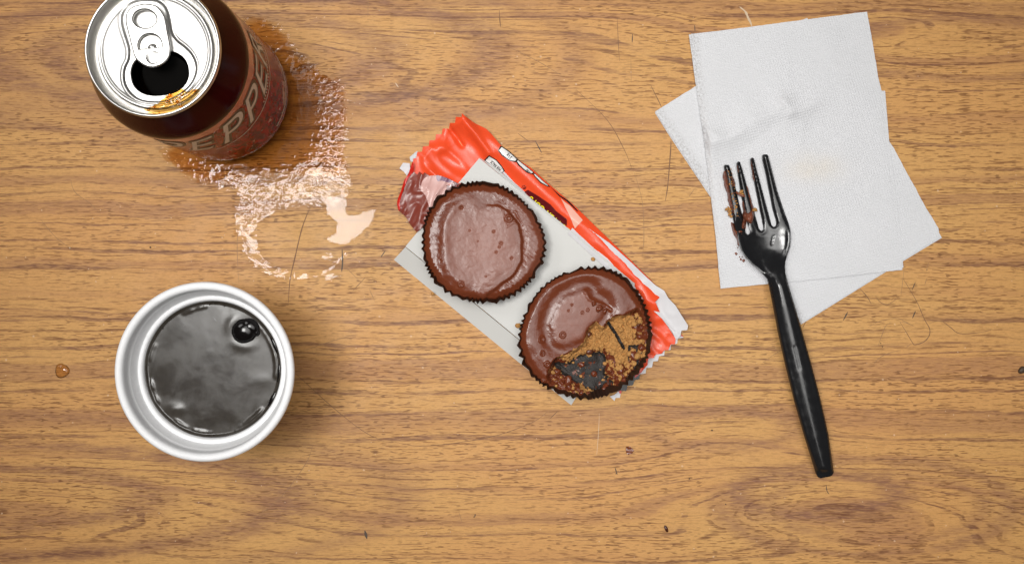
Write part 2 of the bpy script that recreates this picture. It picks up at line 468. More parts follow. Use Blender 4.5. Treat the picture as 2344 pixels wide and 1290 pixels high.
def height(x, y):
    d = sdist(KEY, x, y)
    z = -0.62 * sstep(-0.45, 0.45, d) + 0.26 * np.exp(-((d + .85) / .5) ** 2)
    r = np.hypot(x, y)
    z = z * sstep(22.6, 21.6, r) - 0.35 * np.exp(-((r - 21.5) / .5) ** 2)
    z = z + 0.05 * (fbm(x / 3 + 50, y / 3 + 50, 5, 2) - .5)
    e = np.hypot((x - zc(0, 0)[0] * 0 - 14.5) / 3, (y - 3) / 6)
    return z
V, F = lid_panel()
lid = mk('lid', V, F, ALU, can)
lathe('rim', rim_prof, canx, cany, ALU2, lid, 192)

def curve_plate(name, loops, thick, bevel, z, mat, parent, tilt=None):
    cu = bpy.data.curves.new(name, 'CURVE'); cu.dimensions = '2D'; cu.fill_mode = 'BOTH'
    cu.extrude = thick; cu.bevel_depth = bevel; cu.bevel_resolution = 3
    for lp in loops:
        s = cu.splines.new('POLY'); s.points.add(len(lp) - 1); s.use_cyclic_u = True
        for p, q in zip(s.points, lp): p.co = (q[0], q[1], 0, 1)
    o = bpy.data.objects.new(name, cu); COL.objects.link(o)
    dg = bpy.context.evaluated_depsgraph_get(); me = o.evaluated_get(dg).to_mesh()
    V = np.array([tuple(v.co) for v in me.vertices]); F = [list(p.vertices) for p in me.polygons]
    o.evaluated_get(dg).to_mesh_clear(); bpy.data.objects.remove(o); bpy.data.curves.remove(cu)
    zz = V[:, 2] + z
    if tilt: zz = zz + tilt(V[:, 0], V[:, 1])
    W = np.stack([canx + V[:, 0] * MM, cany + V[:, 1] * MM, zz * MM], 1)
    o = mk(name, W, F, mat, parent)
    try: o.data.set_sharp_from_angle(angle=math.radians(40))
    except Exception: pass
    return o
def ell(cx, cy, rx, ry, n=48, a0=0, a1=2 * math.pi, rot=0):
    out = []
    for i in range(n):
        a = a0 + (a1 - a0) * i / (n if a1 - a0 > 6.28 else n - 1)
        x, y = rx * math.cos(a), ry * math.sin(a)
        out.append((cx + x * math.cos(rot) - y * math.sin(rot), cy + x * math.sin(rot) + y * math.cos(rot)))
    return out
TAB = smoothpoly([zc(*p) for p in [(615, 190), (680, 130), (780, 97), (860, 92), (955, 110), (995, 140), (1040, 200), (1070, 270), (1098, 430), (1123, 560),
      (1132, 640), (1118, 735), (1062, 810), (985, 853), (910, 867), (835, 848), (750, 792), (703, 725), (672, 615), (637, 468), (603, 330), (601, 250)]], 5)
k1 = zc(825, 265); k2 = zc(890, 600)
a_l = math.radians(205); a_r = math.radians(-15)
hole2 = ell(k2[0], k2[1], 5.25, 5.0, 40, a_r, a_l)
tab = curve_plate('pull_tab', [TAB, ell(k1[0], k1[1], 5.25, 4.2, 48, rot=-.12)[::-1], hole2[::-1]], 0.35, 0.60, ZL + 1.75, ALU2, lid,
                  lambda x, y: 0.02 * (y + 4))
curve_plate('tab_tongue', [[(k2[0] + (x - k2[0]) * .86, k2[1] + (y - k2[1]) * .86 - .15) for x, y in hole2]], 0.08, 0.10, ZL + 0.55, ALU2, lid)
for rr, zz in ((3.2, .80), (2.3, .95)):
    curve_plate('tab_ring', [ell(zc(900, 600)[0], zc(900, 600)[1], rr, rr), ell(zc(900, 600)[0], zc(900, 600)[1], rr - .45, rr - .45)[::-1]], 0.06, .14, ZL + zz - .1, ALU2, lid)
rv = zc(905, 628)
lathe('rivet', [(0.01, 1.95), (.8, 1.88), (1.4, 1.6), (1.75, 1.15), (1.9, .7), (2.1, .4)], canx + rv[0] * MM, cany + rv[1] * MM, ALU2, lid, 40, ZL * MM)
dm = zc(930, 752)
lathe('tab_dimple', [(0.01, 3.0), (1.4, 2.95), (2.3, 2.85), (2.9, 2.7), (3.1, 2.5)], canx + dm[0] * MM, cany + dm[1] * MM, ALU2, lid, 40, ZL * MM)
# cola inside and the flap bent down into the can
polar('cola_level', canx, cany, lambda th: np.full(th.shape, .0327), lambda x, y, q, th: 0.088 + 0.0004 * fbm(x * 300, y * 300, 4), COLA, can, 12, 64)
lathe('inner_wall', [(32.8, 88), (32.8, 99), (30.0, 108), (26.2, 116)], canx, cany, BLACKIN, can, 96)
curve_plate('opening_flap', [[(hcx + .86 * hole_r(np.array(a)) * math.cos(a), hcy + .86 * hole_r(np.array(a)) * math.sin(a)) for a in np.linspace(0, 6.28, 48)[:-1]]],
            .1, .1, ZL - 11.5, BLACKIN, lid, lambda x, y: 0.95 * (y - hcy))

# lettering wrapped round the can (upright can: read counterclockwise from above)
LET = simple('silver_letter', (0.70, 0.67, 0.62), 0.42, .25, 700)
LETO = simple('letter_outline_black', (0.016, 0.010, 0.009), 0.4)
def wrap_glyph(ch, ang_deg, z_lo, z_hi, width, mat, name, off, rad):
    V0, F0 = glyph(ch, -0.006); a = np.array(V0); x0, x1 = a[:, 0].min(), a[:, 0].max(); y0, y1 = a[:, 1].min(), a[:, 1].max()
    V, F = glyph(ch, -0.006 + off); V, F = slice_mesh(V, F, 0, x0 - .05, x1 + .05, 12)
    W = []
    for (x, y, _) in V:
        s = ((x - (x0 + x1) / 2) / (x1 - x0)) * width; z = z_lo + (y - y0) / (y1 - y0) * (z_hi - z_lo)
        sh = 0.26 * (z - z_lo)                                    # italic lean
        th = math.radians(ang_deg) + (s + sh) / 33.05
        W.append((canx + rad * MM * math.cos(th), cany + rad * MM * math.sin(th), z * MM))
    return mk(name, W, F, mat, can, smooth=False)
for ch, ang, zl, zh, w in (('D', -152, 68, 92, 11), ('r', -133, 68, 84, 7), ('P', -108, 60, 90, 12), ('E', -83, 62, 87, 10), ('P', -56, 61, 90, 12.5), ('P', -31, 62, 89, 11.5),
                           ('E', -8, 64, 86, 10), ('R', 14, 64, 86, 10.5)):
    wrap_glyph(ch, ang, zl, zh, w * .9, LETO, 'letter_outline', 0.055, 33.17)
    wrap_glyph(ch, ang, zl, zh, w * .9, LET, 'letter', 0.0, 33.26)
def dots(name, a0, a1, zf, n, dz, da):
    V = []; F = []
    for i in range(n):
        t = i / (n - 1); a = math.radians(a0 + (a1 - a0) * t); z = zf(t) + rnd.uniform(-.15, .15)
        b = len(V); hw = da * rnd.uniform(.6, 1.0) / 33 / 2; r = 33.2
        for (s, u) in ((-1, -1), (1, -1), (1, 1), (-1, 1)):
            V.append((canx + r * MM * math.cos(a + s * hw), cany + r * MM * math.sin(a + s * hw), (z + u * dz / 2) * MM))
        F.append((b, b + 1, b + 2, b + 3))
    return mk(name, V, F, LET, can, smooth=False)
dots('dotted_line', -75, 35, lambda t: 55.5 + 2.5 * math.sin(t * 3.1), 95, 1.0, .75)
dots('dotted_line', -20, 40, lambda t: 61 + 1.0 * math.sin(t * 3), 26, 1.6, .9)
dots('dotted_line', -30, 60, lambda t: 20 + 3 * t, 70, 2.0, .6)

# soda left on the lid
def glassy(name, tint, ior=1.35, rough=0.02, depth=False):
    t = NT(name); t.n.remove(t.b)
    tr = t.n.new('ShaderNodeBsdfTransparent'); tr.inputs[0].default_value = (*tint, 1)
    if depth:                                  # a thicker film is browner
        at = t.n.new('ShaderNodeAttribute'); at.attribute_name = 'depth'
        t.l.new(t.mix(at.outputs['Fac'], (0.97, 0.94, 0.90, 1), (*tint, 1)), tr.inputs[0])
    gl = t.n.new('ShaderNodeBsdfGlossy'); gl.inputs['Roughness'].default_value = rough
    fr = t.n.new('ShaderNodeFresnel'); fr.inputs[0].default_value = ior
    mx = t.n.new('ShaderNodeMixShader')
    t.l.new(fr.outputs[0], mx.inputs[0]); t.l.new(tr.outputs[0], mx.inputs[1]); t.l.new(gl.outputs[0], mx.inputs[2]); t.l.new(mx.outputs[0], t.out.inputs[0])
    return t.m
AMBER = glassy('amber_soda', (0.92, 0.66, 0.27), 1.42, .03)
cres = [(329, 250), (345, 243), (365, 232), (385, 218), (400, 207), (412, 203), (432, 207), (450, 201), (459, 203), (452, 216), (437, 231), (418, 244), (398, 253), (375, 259), (350, 260)]
pud = patch('soda_puddle', smoothpoly(cres, 3), 2.2,
            lambda x, y: 0.1176 + 0.0016 * sstep(0, 7, dist_line(cres, x, y)) * (0.55 + .45 * fbm(x / 11, y / 11, 3, 2)), AMBER, None)
tag(pud, 'amber puddle of soda caught against the rim on the can lid', 'puddle')
for i in range(15):
    for _ in range(60):
        x, y = rnd.uniform(335, 455), rnd.uniform(203, 260)
        if inside(cres, np.array([x]), np.array([y]))[0]: break
    r = rnd.uniform(1.2, 4.6) / 5.72 * MM
    chunk('bubble', P(x, y, 0.1187), r, AMBER, pud, i, 2, 0.05, .8)
for (x, y, s) in ((470, 186, 3.6), (481, 160, 3.4), (467, 193, 2.2)):
    chunk('drip', P(x, y, 0.1165), s / 5.72 * MM, AMBER, pud, int(x), 2, .25, .7)

# ================================================================== SPILLED SODA
def spill_obj(name, dens, bx, mat, parent, step=1.6, seed=0, base=.00010, rip=.00003, ripl=9.0, wild=None):
    x = np.arange(bx[0], bx[2], step); y = np.arange(bx[1], bx[3], step)
    gx, gy = np.meshgrid(x, y); d = dens(gx, gy)
    z = base * sstep(0, .30, d) + 0.00003 + rip * (fbm(gx / ripl, gy / (ripl * .7), seed, 3) - .5) * 2 * sstep(0, .2, d)
    if wild is not None: z = z + wild(gx, gy) * sstep(0, .2, d)
    keep = d > 0
    idx = -np.ones(d.shape, int)
    kq = keep[:-1, :-1] & keep[1:, :-1] & keep[:-1, 1:] & keep[1:, 1:]
    use = np.zeros(d.shape, bool)
    use[:-1, :-1] |= kq; use[1:, :-1] |= kq; use[:-1, 1:] |= kq; use[1:, 1:] |= kq
    idx[use] = np.arange(use.sum())
    k = (HC - z[use]) / FPX
    V = np.stack([(gx[use] - CX) * k, (CY - gy[use]) * k, z[use]], 1)
    jj, ii = np.nonzero(kq)
    F = np.stack([idx[jj + 1, ii], idx[jj + 1, ii + 1], idx[jj, ii + 1], idx[jj, ii]], 1)
    return mk(name, V, F, mat, parent)
sp0 = P(690, 420, 0)
spill = thing('spilled_soda', 'wet soda spill and glass ring smeared beside the red can', 'spill', sp0)
WET = glassy('wet_film_deep', (0.84, 0.66, 0.43), 1.31, .04, depth=True)
WET2 = glassy('wet_film_thin', (0.96, 0.91, 0.85), 1.30, .06)
POOL = smoothpoly([(560, 40), (640, 60), (690, 120), (735, 150), (790, 175), (806, 240), (798, 330), (800, 400), (740, 415), (640, 405), (560, 425), (470, 425), (415, 400), (372, 355), (420, 300), (500, 200)], 4)
def d_pool(x, y):
    sd = sdist(POOL, x, y)
    n = fbm(x / 14, y / 9, 11, 4)
    right = sstep(735, 800, x) * sstep(420, 330, y) + sstep(360, 400, y) * .6
    upper = sstep(215, 130, y) * sstep(650, 700, x)
    return np.clip(sd / 30, -1, 1) + (n - .5) * 1.0 * sstep(60, 10, sd) - .28 * right * sstep(.44, .62, fbm(x / 9, y / 5, 31, 2)) * 2 - upper * .9 * sstep(.35, .6, fbm(x / 30, y / 30, 5, 2))
pool = spill_obj('pool', d_pool, (340, 20, 830, 460), WET, spill, 1.5, 3, .00012, .00006, 13,
          lambda x, y: .00016 * (sstep(.45, .8, fbm(x / 8, y / 6, 91, 2))) * sstep(690, 760, x) * sstep(410, 380, y))
_n = len(pool.data.vertices); _co = np.empty(_n * 3); pool.data.vertices.foreach_get('co', _co); _co = _co.reshape(-1, 3) + np.array(ORG[spill])
_sd = sdist(POOL, CX + _co[:, 0] * FPX / HC, CY - _co[:, 1] * FPX / HC)
_at = pool.data.attributes.new('depth', 'FLOAT', 'POINT'); _at.data.foreach_set('value', sstep(-2, 26, _sd + 14 * (fbm(_co[:, 0] * 200, _co[:, 1] * 200, 6, 2) - .5)))
RING = smoothpoly([(578, 395), (562, 470), (562, 540), (585, 597), (640, 628), (700, 632), (745, 622), (785, 585)], 6, False)
def d_ring(x, y):
    d = dist_line(RING, x, y, False)
    w = 16 + 12 * sstep(620, 470, y) - 8 * sstep(640, 740, x) * sstep(500, 600, y)
    a = 1 - d / np.maximum(w, 5)
    topz = sdist([(562, 392), (700, 385), (800, 372), (806, 430), (790, 470), (745, 475), (690, 470), (640, 480), (600, 505), (562, 520)], x, y) / 16
    lf = 1 - dist_line([(375, 350), (425, 385), (500, 410), (575, 410)], x, y, False) / (11 + 12 * sstep(380, 450, x))
    blob = 1 - np.hypot((x - 762) / 24, (y - 636) / 17); blob2 = 1 - np.hypot((x - 752) / 20, (y - 592) / 14)
    spk = 1 - np.hypot((x - 672) / 10, (y - 270) / 12)
    b = np.maximum.reduce([np.minimum(a, .75), np.minimum(topz, 1.0), np.minimum(lf, .85), blob * .7, blob2 * .6, spk])
    n = fbm(x / 8, y / 5.5, 21, 3)
    thin = sstep(560, 620, y) * .16 + sstep(600, 700, x) * sstep(520, 600, y) * .14
    dry = 1 - dist_line([(700, 480), (680, 560), (664, 660)], x, y, False) / 3.5
    return np.minimum(b, .6) * .95 - sstep(.47, .62, n) * .70 + .14 - thin - np.maximum(dry, 0)
spill_obj('glass_ring', d_ring, (360, 240, 830, 670), WET2, spill, 1.35, 5, .00009, .000016, 8)
TAIL = smoothpoly([(744, 452), (775, 445), (796, 458), (797, 486), (812, 490), (835, 481), (861, 478), (852, 512), (828, 536), (800, 556), (770, 560), (744, 547), (768, 530), (765, 505), (746, 490)], 4)
def d_tail(x, y):
    return np.clip(sdist(TAIL, x, y) / 9, -1, 1) + (fbm(x / 7, y / 7, 4, 3) - .5) * 1.2 * sstep(14, 2, sdist(TAIL, x, y)) - 0.05
spill_obj('puddle', d_tail, (730, 435, 870, 575), WET2, spill, 1.2, 8, .00014, .000006, 30)
dr = polar('soda_drop', *P(142, 848)[:2], lambda th: (3.6 + .3 * np.cos(3 * th)) * MM, lambda x, y, q, th: .0001 + .0013 * np.sqrt(np.maximum(0, 1 - q * q)), glassy('amber_drop', (.93, .80, .60), 1.36, .03), None, 12, 40)
tag(dr, 'single amber drop drying alone on the wood at the left edge', 'drop')

# ================================================================== WHITE CUP OF COFFEE
cux, cuy, _ = P(466, 851, 0.070)
CUPM = NT('white_foam_plastic'); _o, _x, _y, _z = CUPM.pos(True)
CUPM.set(color=CUPM.mix(CUPM.noise(_o, 700, 4, .6), (0.78, 0.78, 0.79, 1), (0.87, 0.87, 0.88, 1)), rough=.6, spec=.25)
CUPM.bump(CUPM.noise(_o, 1500, 3, .6), .00008, .5); CUPM = CUPM.m
cup = thing('coffee_cup', 'white plastic cup of dark coffee below the soda can', 'cup', (cux, cuy, 0))
wall_prof = [(0.01, 1.5), (24, 1.5), (25.2, 0), (26, 0.3), (27, 3), (34.6, 58), (35.6, 60), (36.2, 64.5)]
wall_in = [(36.0, 67.0), (35.75, 64.5), (35.55, 62.3), (35.3, 62.0), (35.15, 61.4), (34.5, 59.4), (33.8, 57.3), (33.5, 56.4), (33.35, 56.15), (33.15, 56.25), (32.9, 56.45), (32.3, 56.5), (31.8, 56.25), (31.4, 55.6), (31.1, 54.6), (30.7, 51), (25, 4), (24, 2.2), (0.01, 2.2)]
lathe('wall', wall_prof, cux, cuy, CUPM, cup, 160)
lathe('inner_wall', wall_in, cux, cuy, CUPM, cup, 160)
lathe('rim', [(36.2, 64.5), (37.8, 65.0), (39.2, 66.0), (39.8, 67.4), (39.75, 68.6), (39.2, 69.5), (38.4, 69.95), (37.5, 69.9), (36.7, 69.4), (36.2, 68.4), (36.0, 67.0)], cux, cuy, CUPM, cup, 160)
COF = NT('coffee_film_reflection'); _o, _x, _y, _z = COF.pos()
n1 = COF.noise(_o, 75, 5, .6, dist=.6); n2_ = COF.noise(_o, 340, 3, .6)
cc = COF.mix(COF.rng(n1, .32, .70), (0.020, 0.016, 0.013, 1), (0.038, 0.033, 0.029, 1))  # mottled film, with the grey ceiling reflection put into its colour
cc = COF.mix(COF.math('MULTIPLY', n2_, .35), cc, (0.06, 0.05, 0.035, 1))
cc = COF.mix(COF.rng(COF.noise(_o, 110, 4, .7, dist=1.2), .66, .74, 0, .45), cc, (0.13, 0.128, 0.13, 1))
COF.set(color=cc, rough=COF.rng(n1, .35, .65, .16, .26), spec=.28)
COF = COF.m
cfx, cfy = cux, cuy
bubp = [P(560, 757, .054), P(586, 760, .054)]
def cofz(x, y, q, th):
    X = x + cfx; Y = y + cfy
    z = .0540 + .00004 * (fbm(X * 140, Y * 140, 3, 3) - .5) + .0007 * sstep(.95, 1.0, q)
    d = np.hypot(X - bubp[0][0], Y - bubp[0][1])
    z = z + .0002 * np.exp(-((d - .0072) / .0022) ** 2) * (.6 + .4 * np.sin(3 * np.arctan2(Y - bubp[0][1], X - bubp[0][0])))
    s = fbm(np.cos(th) * 4 + 9, np.sin(th) * 4 + 9, 9, 3)
    z = z + .00035 * np.exp(-((q - .93) / .03) ** 2) * sstep(.4, .8, s)
    for (ax, ay, r, a) in ((400, 935, .004, .00035), (600, 870, .006, .00010)):
        w = P(ax, ay, .054); z = z + a * np.exp(-(np.hypot(X - w[0], (Y - w[1]) * 1.8) / r) ** 2)
    return z
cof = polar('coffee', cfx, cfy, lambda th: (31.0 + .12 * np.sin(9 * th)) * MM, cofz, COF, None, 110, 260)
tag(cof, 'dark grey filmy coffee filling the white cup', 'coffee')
BLK = simple('black_bubble', (0.004, 0.003, 0.003), .13, .1, spec=.3)
chunk('bubble', bubp[0], .0055, BLK, cof, 3, 3, .06, .55)
chunk('bubble', P(572, 748, .0545), .0036, BLK, cof, 5, 3, .05, .6)
chunk('bubble', bubp[1], .0024, BLK, cof, 4, 3, .05, .7)
DREG = simple('coffee_dregs', (0.018, 0.013, 0.009), .35)
for i in range(90):
    a = rnd.uniform(0, 6.283); 
    if math.sin(a) < -.2 and rnd.random() < .5: continue
    q = 30.9 - abs(rnd.gauss(0, .7)); s = rnd.uniform(.12, .42) * MM
    chunk('dreg', (cfx + q * MM * math.cos(a), cfy + q * MM * math.sin(a), .0545), s, DREG, cof, i, 1, .3, .4)
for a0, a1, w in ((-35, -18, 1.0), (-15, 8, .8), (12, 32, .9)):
    tube('dark_edge_reflection', [(cfx + 30.4 * MM * math.cos(math.radians(a)), cfy + 30.4 * MM * math.sin(math.radians(a)), .05425) for a in np.linspace(a0, a1, 16)],
         lambda t, w=w: (.08 + w * 1.1 * math.sin(t * 3.14)) * MM, BLK, cof, 8, .35)  # black strips stand in for dark reflections along the coffee's edge

# ================================================================== CANDY WRAPPER
def foil(name, color, rough=.36, coat=.15):
    t = NT(name); o, x, y, z = t.pos()
    t.set(color=t.mix(t.noise(o, 120, 3), tuple(v * .9 for v in color) + (1,), tuple(min(1, v * 1.08) for v in color) + (1,)), rough=rough, coat=coat, coatr=.15, spec=.22)
    t.bump(t.noise(o, 70, 2, .5), .0005, .18); return t.m
ORANGE = foil('orange_foil', (0.76, 0.072, 0.020)); RED = foil('red_foil', (0.55, 0.018, 0.010)); MAROON = foil('maroon_foil', (0.20, 0.040, 0.026), .30)
PINK = foil('pinkish_foil_sheen', (0.60, 0.36, 0.33), .30); WHITEF = foil('white_film', (0.60, 0.585, 0.60), .45, .05)
BLACKP = foil('black_print', (0.012, 0.011, 0.011), .35); CREAM = simple('badge_white', (0.72, 0.70, 0.68), .35, .03); YEL = simple('yellow_print', (0.85, 0.72, 0.02), .4, .04)
MARP = simple('maroon_print', (0.115, 0.008, 0.010), .28, .08, coat=.4)
zA = lambda x, y: (x / 4.3 + 890, y / 4.3 + 240)       # measured off an enlarged crop
zB = lambda x, y: (x / 4.45 + 1380, y / 4.45 + 640)
wr0 = P(1230, 590)
wrap = thing('candy_wrapper', 'torn orange foil candy wrapper with printed side, crumpled under the white card', 'wrapper', wr0)
CREST = [(1062, 275), (1120, 320), (1180, 375), (1260, 450), (1340, 525), (1420, 600), (1500, 690)]
def wz(x, y):
    endw = sstep(1120, 1030, x) * sstep(520, 430, y)
    u = ((x - 1000) * .78 + (y - 420) * .63); v = (-(x - 1000) * .63 + (y - 420) * .78)
    cr = ridge(u / 95 + 3.1, v / 60 + 1.7, 41, 2) ** 2
    cr2 = ridge(u / 80 + 9.1, v / 42 + 4.7, 47, 1) ** 3
    d = dist_line(CREST, x, y, False)
    wall = .0034 * np.exp(-(d / 26) ** 2)
    z = .0009 + wall + endw * (.0026 * cr + .0012 * cr2) + (1 - endw) * .0007 * ridge(u / 70, v / 18, 52, 2)
    far = sstep(1430, 1480, x) * sstep(640, 700, y)
    z = z + far * (.0012 * ridge(u / 34, v / 30, 61, 2) + .0006)
    z = z - .0022 * np.exp(-(dist_line([zA(590, 210), zA(660, 310), zA(720, 400)], x, y, False) / 4.0) ** 2) * endw
    z = z + .0022 * np.exp(-(dist_line([zA(720, 90), zA(760, 160), zA(880, 330), zA(980, 480)], x, y, False) / 9.0) ** 2)
    return z
tooth = [zA(*p) for p in [(720, 85), (715, 122), (660, 118), (652, 178), (600, 180), (594, 235), (530, 235), (522, 290), (465, 290), (458, 347), (400, 350), (393, 405),
         (335, 410), (328, 460), (280, 465), (270, 520), (240, 530), (236, 590), (216, 612)]]
panel = tooth + [zA(195, 680), (1010, 470), (1130, 600), (1300, 760), (1420, 850)] + \
    [zB(*p) for p in [(390, 935), (415, 905), (455, 862), (465, 797), (515, 797), (540, 757), (598, 752), (625, 717), (668, 715), (690, 657), (735, 655), (741, 600), (612, 402)]] + \
    [(1500, 690), (1519, 672), (1486, 637), (1430, 582), (1370, 524), (1312, 468), (1255, 420), (1215, 384), (1180, 362), (1147, 333), (1125, 307), (1113, 295), (1099, 288), (1088, 283), (1073, 272)]
patch('outer_panel', panel, 5.0, wz, ORANGE, wrap)
# crimped far end: the white backing layer peeks out under the orange one
under = [zB(*p) for p in [(700, 470), (800, 560), (822, 588), (798, 592), (762, 600), (757, 648), (744, 652), (742, 655), (693, 660), (690, 710), (676, 716), (630, 717), (625, 770), (572, 778), (560, 826), (512, 830),
         (500, 890), (442, 898), (435, 952), (377, 960), (372, 1000), (300, 1000), (300, 700)]]
patch('backing_layer', under, 5, lambda x, y: .0005 + .0004 * fbm(x / 30, y / 30, 4), WHITEF, wrap)
patch('black_edge', [zB(*p) for p in [(378, 962), (372, 1008), (325, 1020), (305, 1072), (250, 1080), (238, 1132), (180, 1130), (150, 1040), (300, 940)]], 5, lambda x, y: .0010 + 0 * x, BLACKP, wrap)
patch('red_edge', [zB(*p) for p in [(460, 800), (455, 865), (420, 905), (395, 940), (365, 965), (330, 1000), (300, 900)]], 5, lambda x, y: .0019 + 0 * x, RED, wrap)
patch('white_corner', [zB(*p) for p in [(70, 1185), (120, 1170), (165, 1125), (180, 1160), (175, 1200), (130, 1200), (118, 1232)]], 4, lambda x, y: .0008 + .0003 * fbm(x / 20, y / 20, 2), WHITEF, wrap)
patch('red_tip', [zB(*p) for p in [(160, 1130), (190, 1125), (190, 1150), (172, 1160)]], 3, lambda x, y: .0014 + 0 * x, RED, wrap)
patch('red_tip', [zB(*p) for p in [(795, 552), (822, 578), (800, 575)]], 3, lambda x, y: .0024 + 0 * x, RED, wrap)
patch('white_tip', [zA(*p) for p in [(105, 625), (140, 570), (206, 575), (212, 640), (178, 698), (150, 660)]], 4, lambda x, y: .0007 + .001 * fbm(x / 12, y / 12, 3), WHITEF, wrap)
patch('grey_tip', [zA(*p) for p in [(205, 515), (275, 455), (300, 470), (270, 560), (215, 560)]], 4, lambda x, y: .0006 + 0 * x, simple('grey_film', (.35, .37, .38), .35), wrap)
def fz(x, y):          # inner flap: a wall leaning outwards from the card
    d = dist_line([(1290, 500), (1340, 543), (1497, 690), (1557, 768)], x, y, False)
    return .0030 + .00006 * d + .0010 * ridge(x / 70 + 2, y / 70, 72, 2) ** 2 + .0004 * fbm(x / 18, y / 18, 6)
flap = [(1320, 508), (1345, 521), (1395, 556), (1440, 596), (1482, 636), zB(540, 60), zB(625, 112), zB(665, 185), zB(740, 262), zB(800, 360), zB(868, 465), zB(860, 510), zB(800, 517), zB(790, 572), zB(700, 490), zB(610, 402), zB(500, 302), (1478, 690), (1400, 625), (1300, 535)]
patch('inner_flap', flap, 5, fz, WHITEF, wrap)
patch('white_band', [zB(*p) for p in [(600, 395), (640, 420), (790, 570), (765, 598), (742, 602), (700, 520)]], 4, lambda x, y: wz(x, y) + .0006, WHITEF, wrap)
# torn near corner: brown print, foil sheen painted as a pinkish patch, red fold edge
def cz(x, y):
    u = (x - 960) / 30; v = (y - 450) / 30
    return .0026 + .0020 * ridge(u + v * .4, v * .6, 83, 2) ** 2 * sstep(0, 12, 40 - np.abs(x - 960) * .2) + .0012 * sstep(920, 960, x)
corner = [zA(*p) for p in [(240, 655), (280, 690), (300, 655), (330, 690), (352, 665), (400, 700), (480, 690), (570, 718), (650, 757), (720, 790), (600, 960), (440, 1100), (275, 1255), (220, 1190), (165, 1100), (100, 1042), (86, 950), (120, 850), (155, 742), (195, 682)]]
patch('brown_corner', corner, 4, cz, MAROON, wrap)
patch('silver_sheen_patch', smoothpoly([zA(*p) for p in [(335, 740), (400, 700), (480, 700), (570, 730), (640, 765), (560, 800), (640, 830), (560, 930), (440, 1062), (395, 990), (360, 890), (315, 835)]], 3), 3.5, lambda x, y: cz(x, y) + .00025, PINK, wrap)
patch('purple_print', smoothpoly([zA(*p) for p in [(470, 695), (560, 715), (640, 755), (590, 765), (520, 745), (480, 750)]], 3), 3, lambda x, y: cz(x, y) + .00045, simple('purple_print', (.19, .10, .16), .3), wrap)
patch('maroon_print', [zA(*p) for p in [(570, 800), (650, 765), (690, 775), (640, 830), (565, 850)]], 3, lambda x, y: cz(x, y) + .0005, MARP, wrap)
patch('fold_edge', smoothpoly([zA(*p) for p in [(236, 560), (214, 612), (192, 680), (152, 742), (118, 850), (82, 950), (96, 1040), (112, 1020), (110, 950), (146, 830), (196, 715), (246, 650)]], 3), 3.5,
      lambda x, y: cz(x, y) + .0005, RED, wrap)
# printing on the folded side
zC = lambda x, y: (x / 4.962 + 1080, y / 4.962 + 300)
def decal(name, pts, mat, lift, sp=3.0): return patch(name, [zC(*p) for p in pts], sp, lambda x, y: wz(x, y) + lift, mat, wrap)
decal('badge_outline', [(140, 330), (195, 275), (280, 325), (340, 395), (375, 450), (335, 495), (230, 400)], BLACKP, .00025)
decal('badge', [(155, 335), (200, 290), (275, 335), (330, 400), (360, 450), (332, 478), (230, 392)], CREAM, .00045)
decal('badge_outline', [(330, 165), (420, 225), (520, 315), (500, 355), (430, 340), (340, 280), (295, 220)], BLACKP, .00025)
decal('badge', [(340, 182), (420, 238), (508, 318), (492, 340), (435, 328), (350, 270), (310, 220)], CREAM, .00045)
decal('badge_outline', [(520, 320), (610, 390), (708, 470), (690, 492), (620, 470), (530, 392), (500, 345)], BLACKP, .00025)
decal('badge', [(525, 332), (610, 400), (696, 470), (680, 478), (625, 458), (540, 380), (514, 345)], CREAM, .00045)
decal('badge_outline', [(712, 475), (800, 555), (895, 635), (860, 630), (780, 590), (715, 520), (695, 490)], BLACKP, .00025)
decal('badge', [(717, 487), (800, 563), (870, 622), (855, 618), (785, 578), (725, 515), (706, 492)], CREAM, .00045)
decal('badge_outline', [(890, 628), (1000, 728), (1100, 790), (1215, 915), (1190, 905), (1080, 800), (990, 738)], BLACKP, .0003)
decal('maroon_banner', [(595, 688), (640, 668), (760, 740), (890, 830), (960, 910), (1080, 1000), (1078, 1075), (1000, 1040), (850, 930), (700, 790)], MARP, .0003)
decal('white_crease', [(345, 465), (370, 462), (480, 580), (600, 690), (620, 720), (520, 640), (430, 570)], WHITEF, .0004)
decal('glare_fold', [(1010, 760), (1050, 800), (1120, 850), (1260, 1010), (1170, 1105), (1110, 960)], foil('pale_orange_glare', (.80, .42, .33), .22), .0003)  # glare on the fold, painted as a pale orange patch
def words(txt, px, py, ang, h, mat, name, lift, wid=1.0):
    """flat print: ang = reading direction in photo degrees (clockwise), h = cap height in photo px"""
    V, F = glyph(txt, 0.012); V, F = slice_mesh(V, F, 0, 0, max(v[0] for v in V), 10)
    c, s = math.cos(math.radians(ang)), math.sin(math.radians(ang)); W = []
    k = h / .73
    X = np.array([px + v[0] * k * wid * c + v[1] * k * s for v in V]); Y = np.array([py + v[0] * k * wid * s - v[1] * k * c for v in V])
    Z = wz(X, Y) + lift
    for x, y, z in zip(X, Y, Z): W.append(P(x, y, z))
    return mk(name, W, F, mat, wrap, smooth=False)
words('PER PACK', *zC(338, 430), 222, 8, BLACKP, 'print', .0007, .62)
words('21g', *zC(462, 296), 217, 8, BLACKP, 'print', .0007, .9)
words('180', *zC(668, 462), 219, 6, BLACKP, 'print', .0007, .9)
words('BUTTER CUPS', *zC(1118, 1122), 221, 17, YEL, 'yellow_print', .0008, .82)
words('R', *zC(612, 640), 220, 6, MARP, 'registered_mark', .0007)
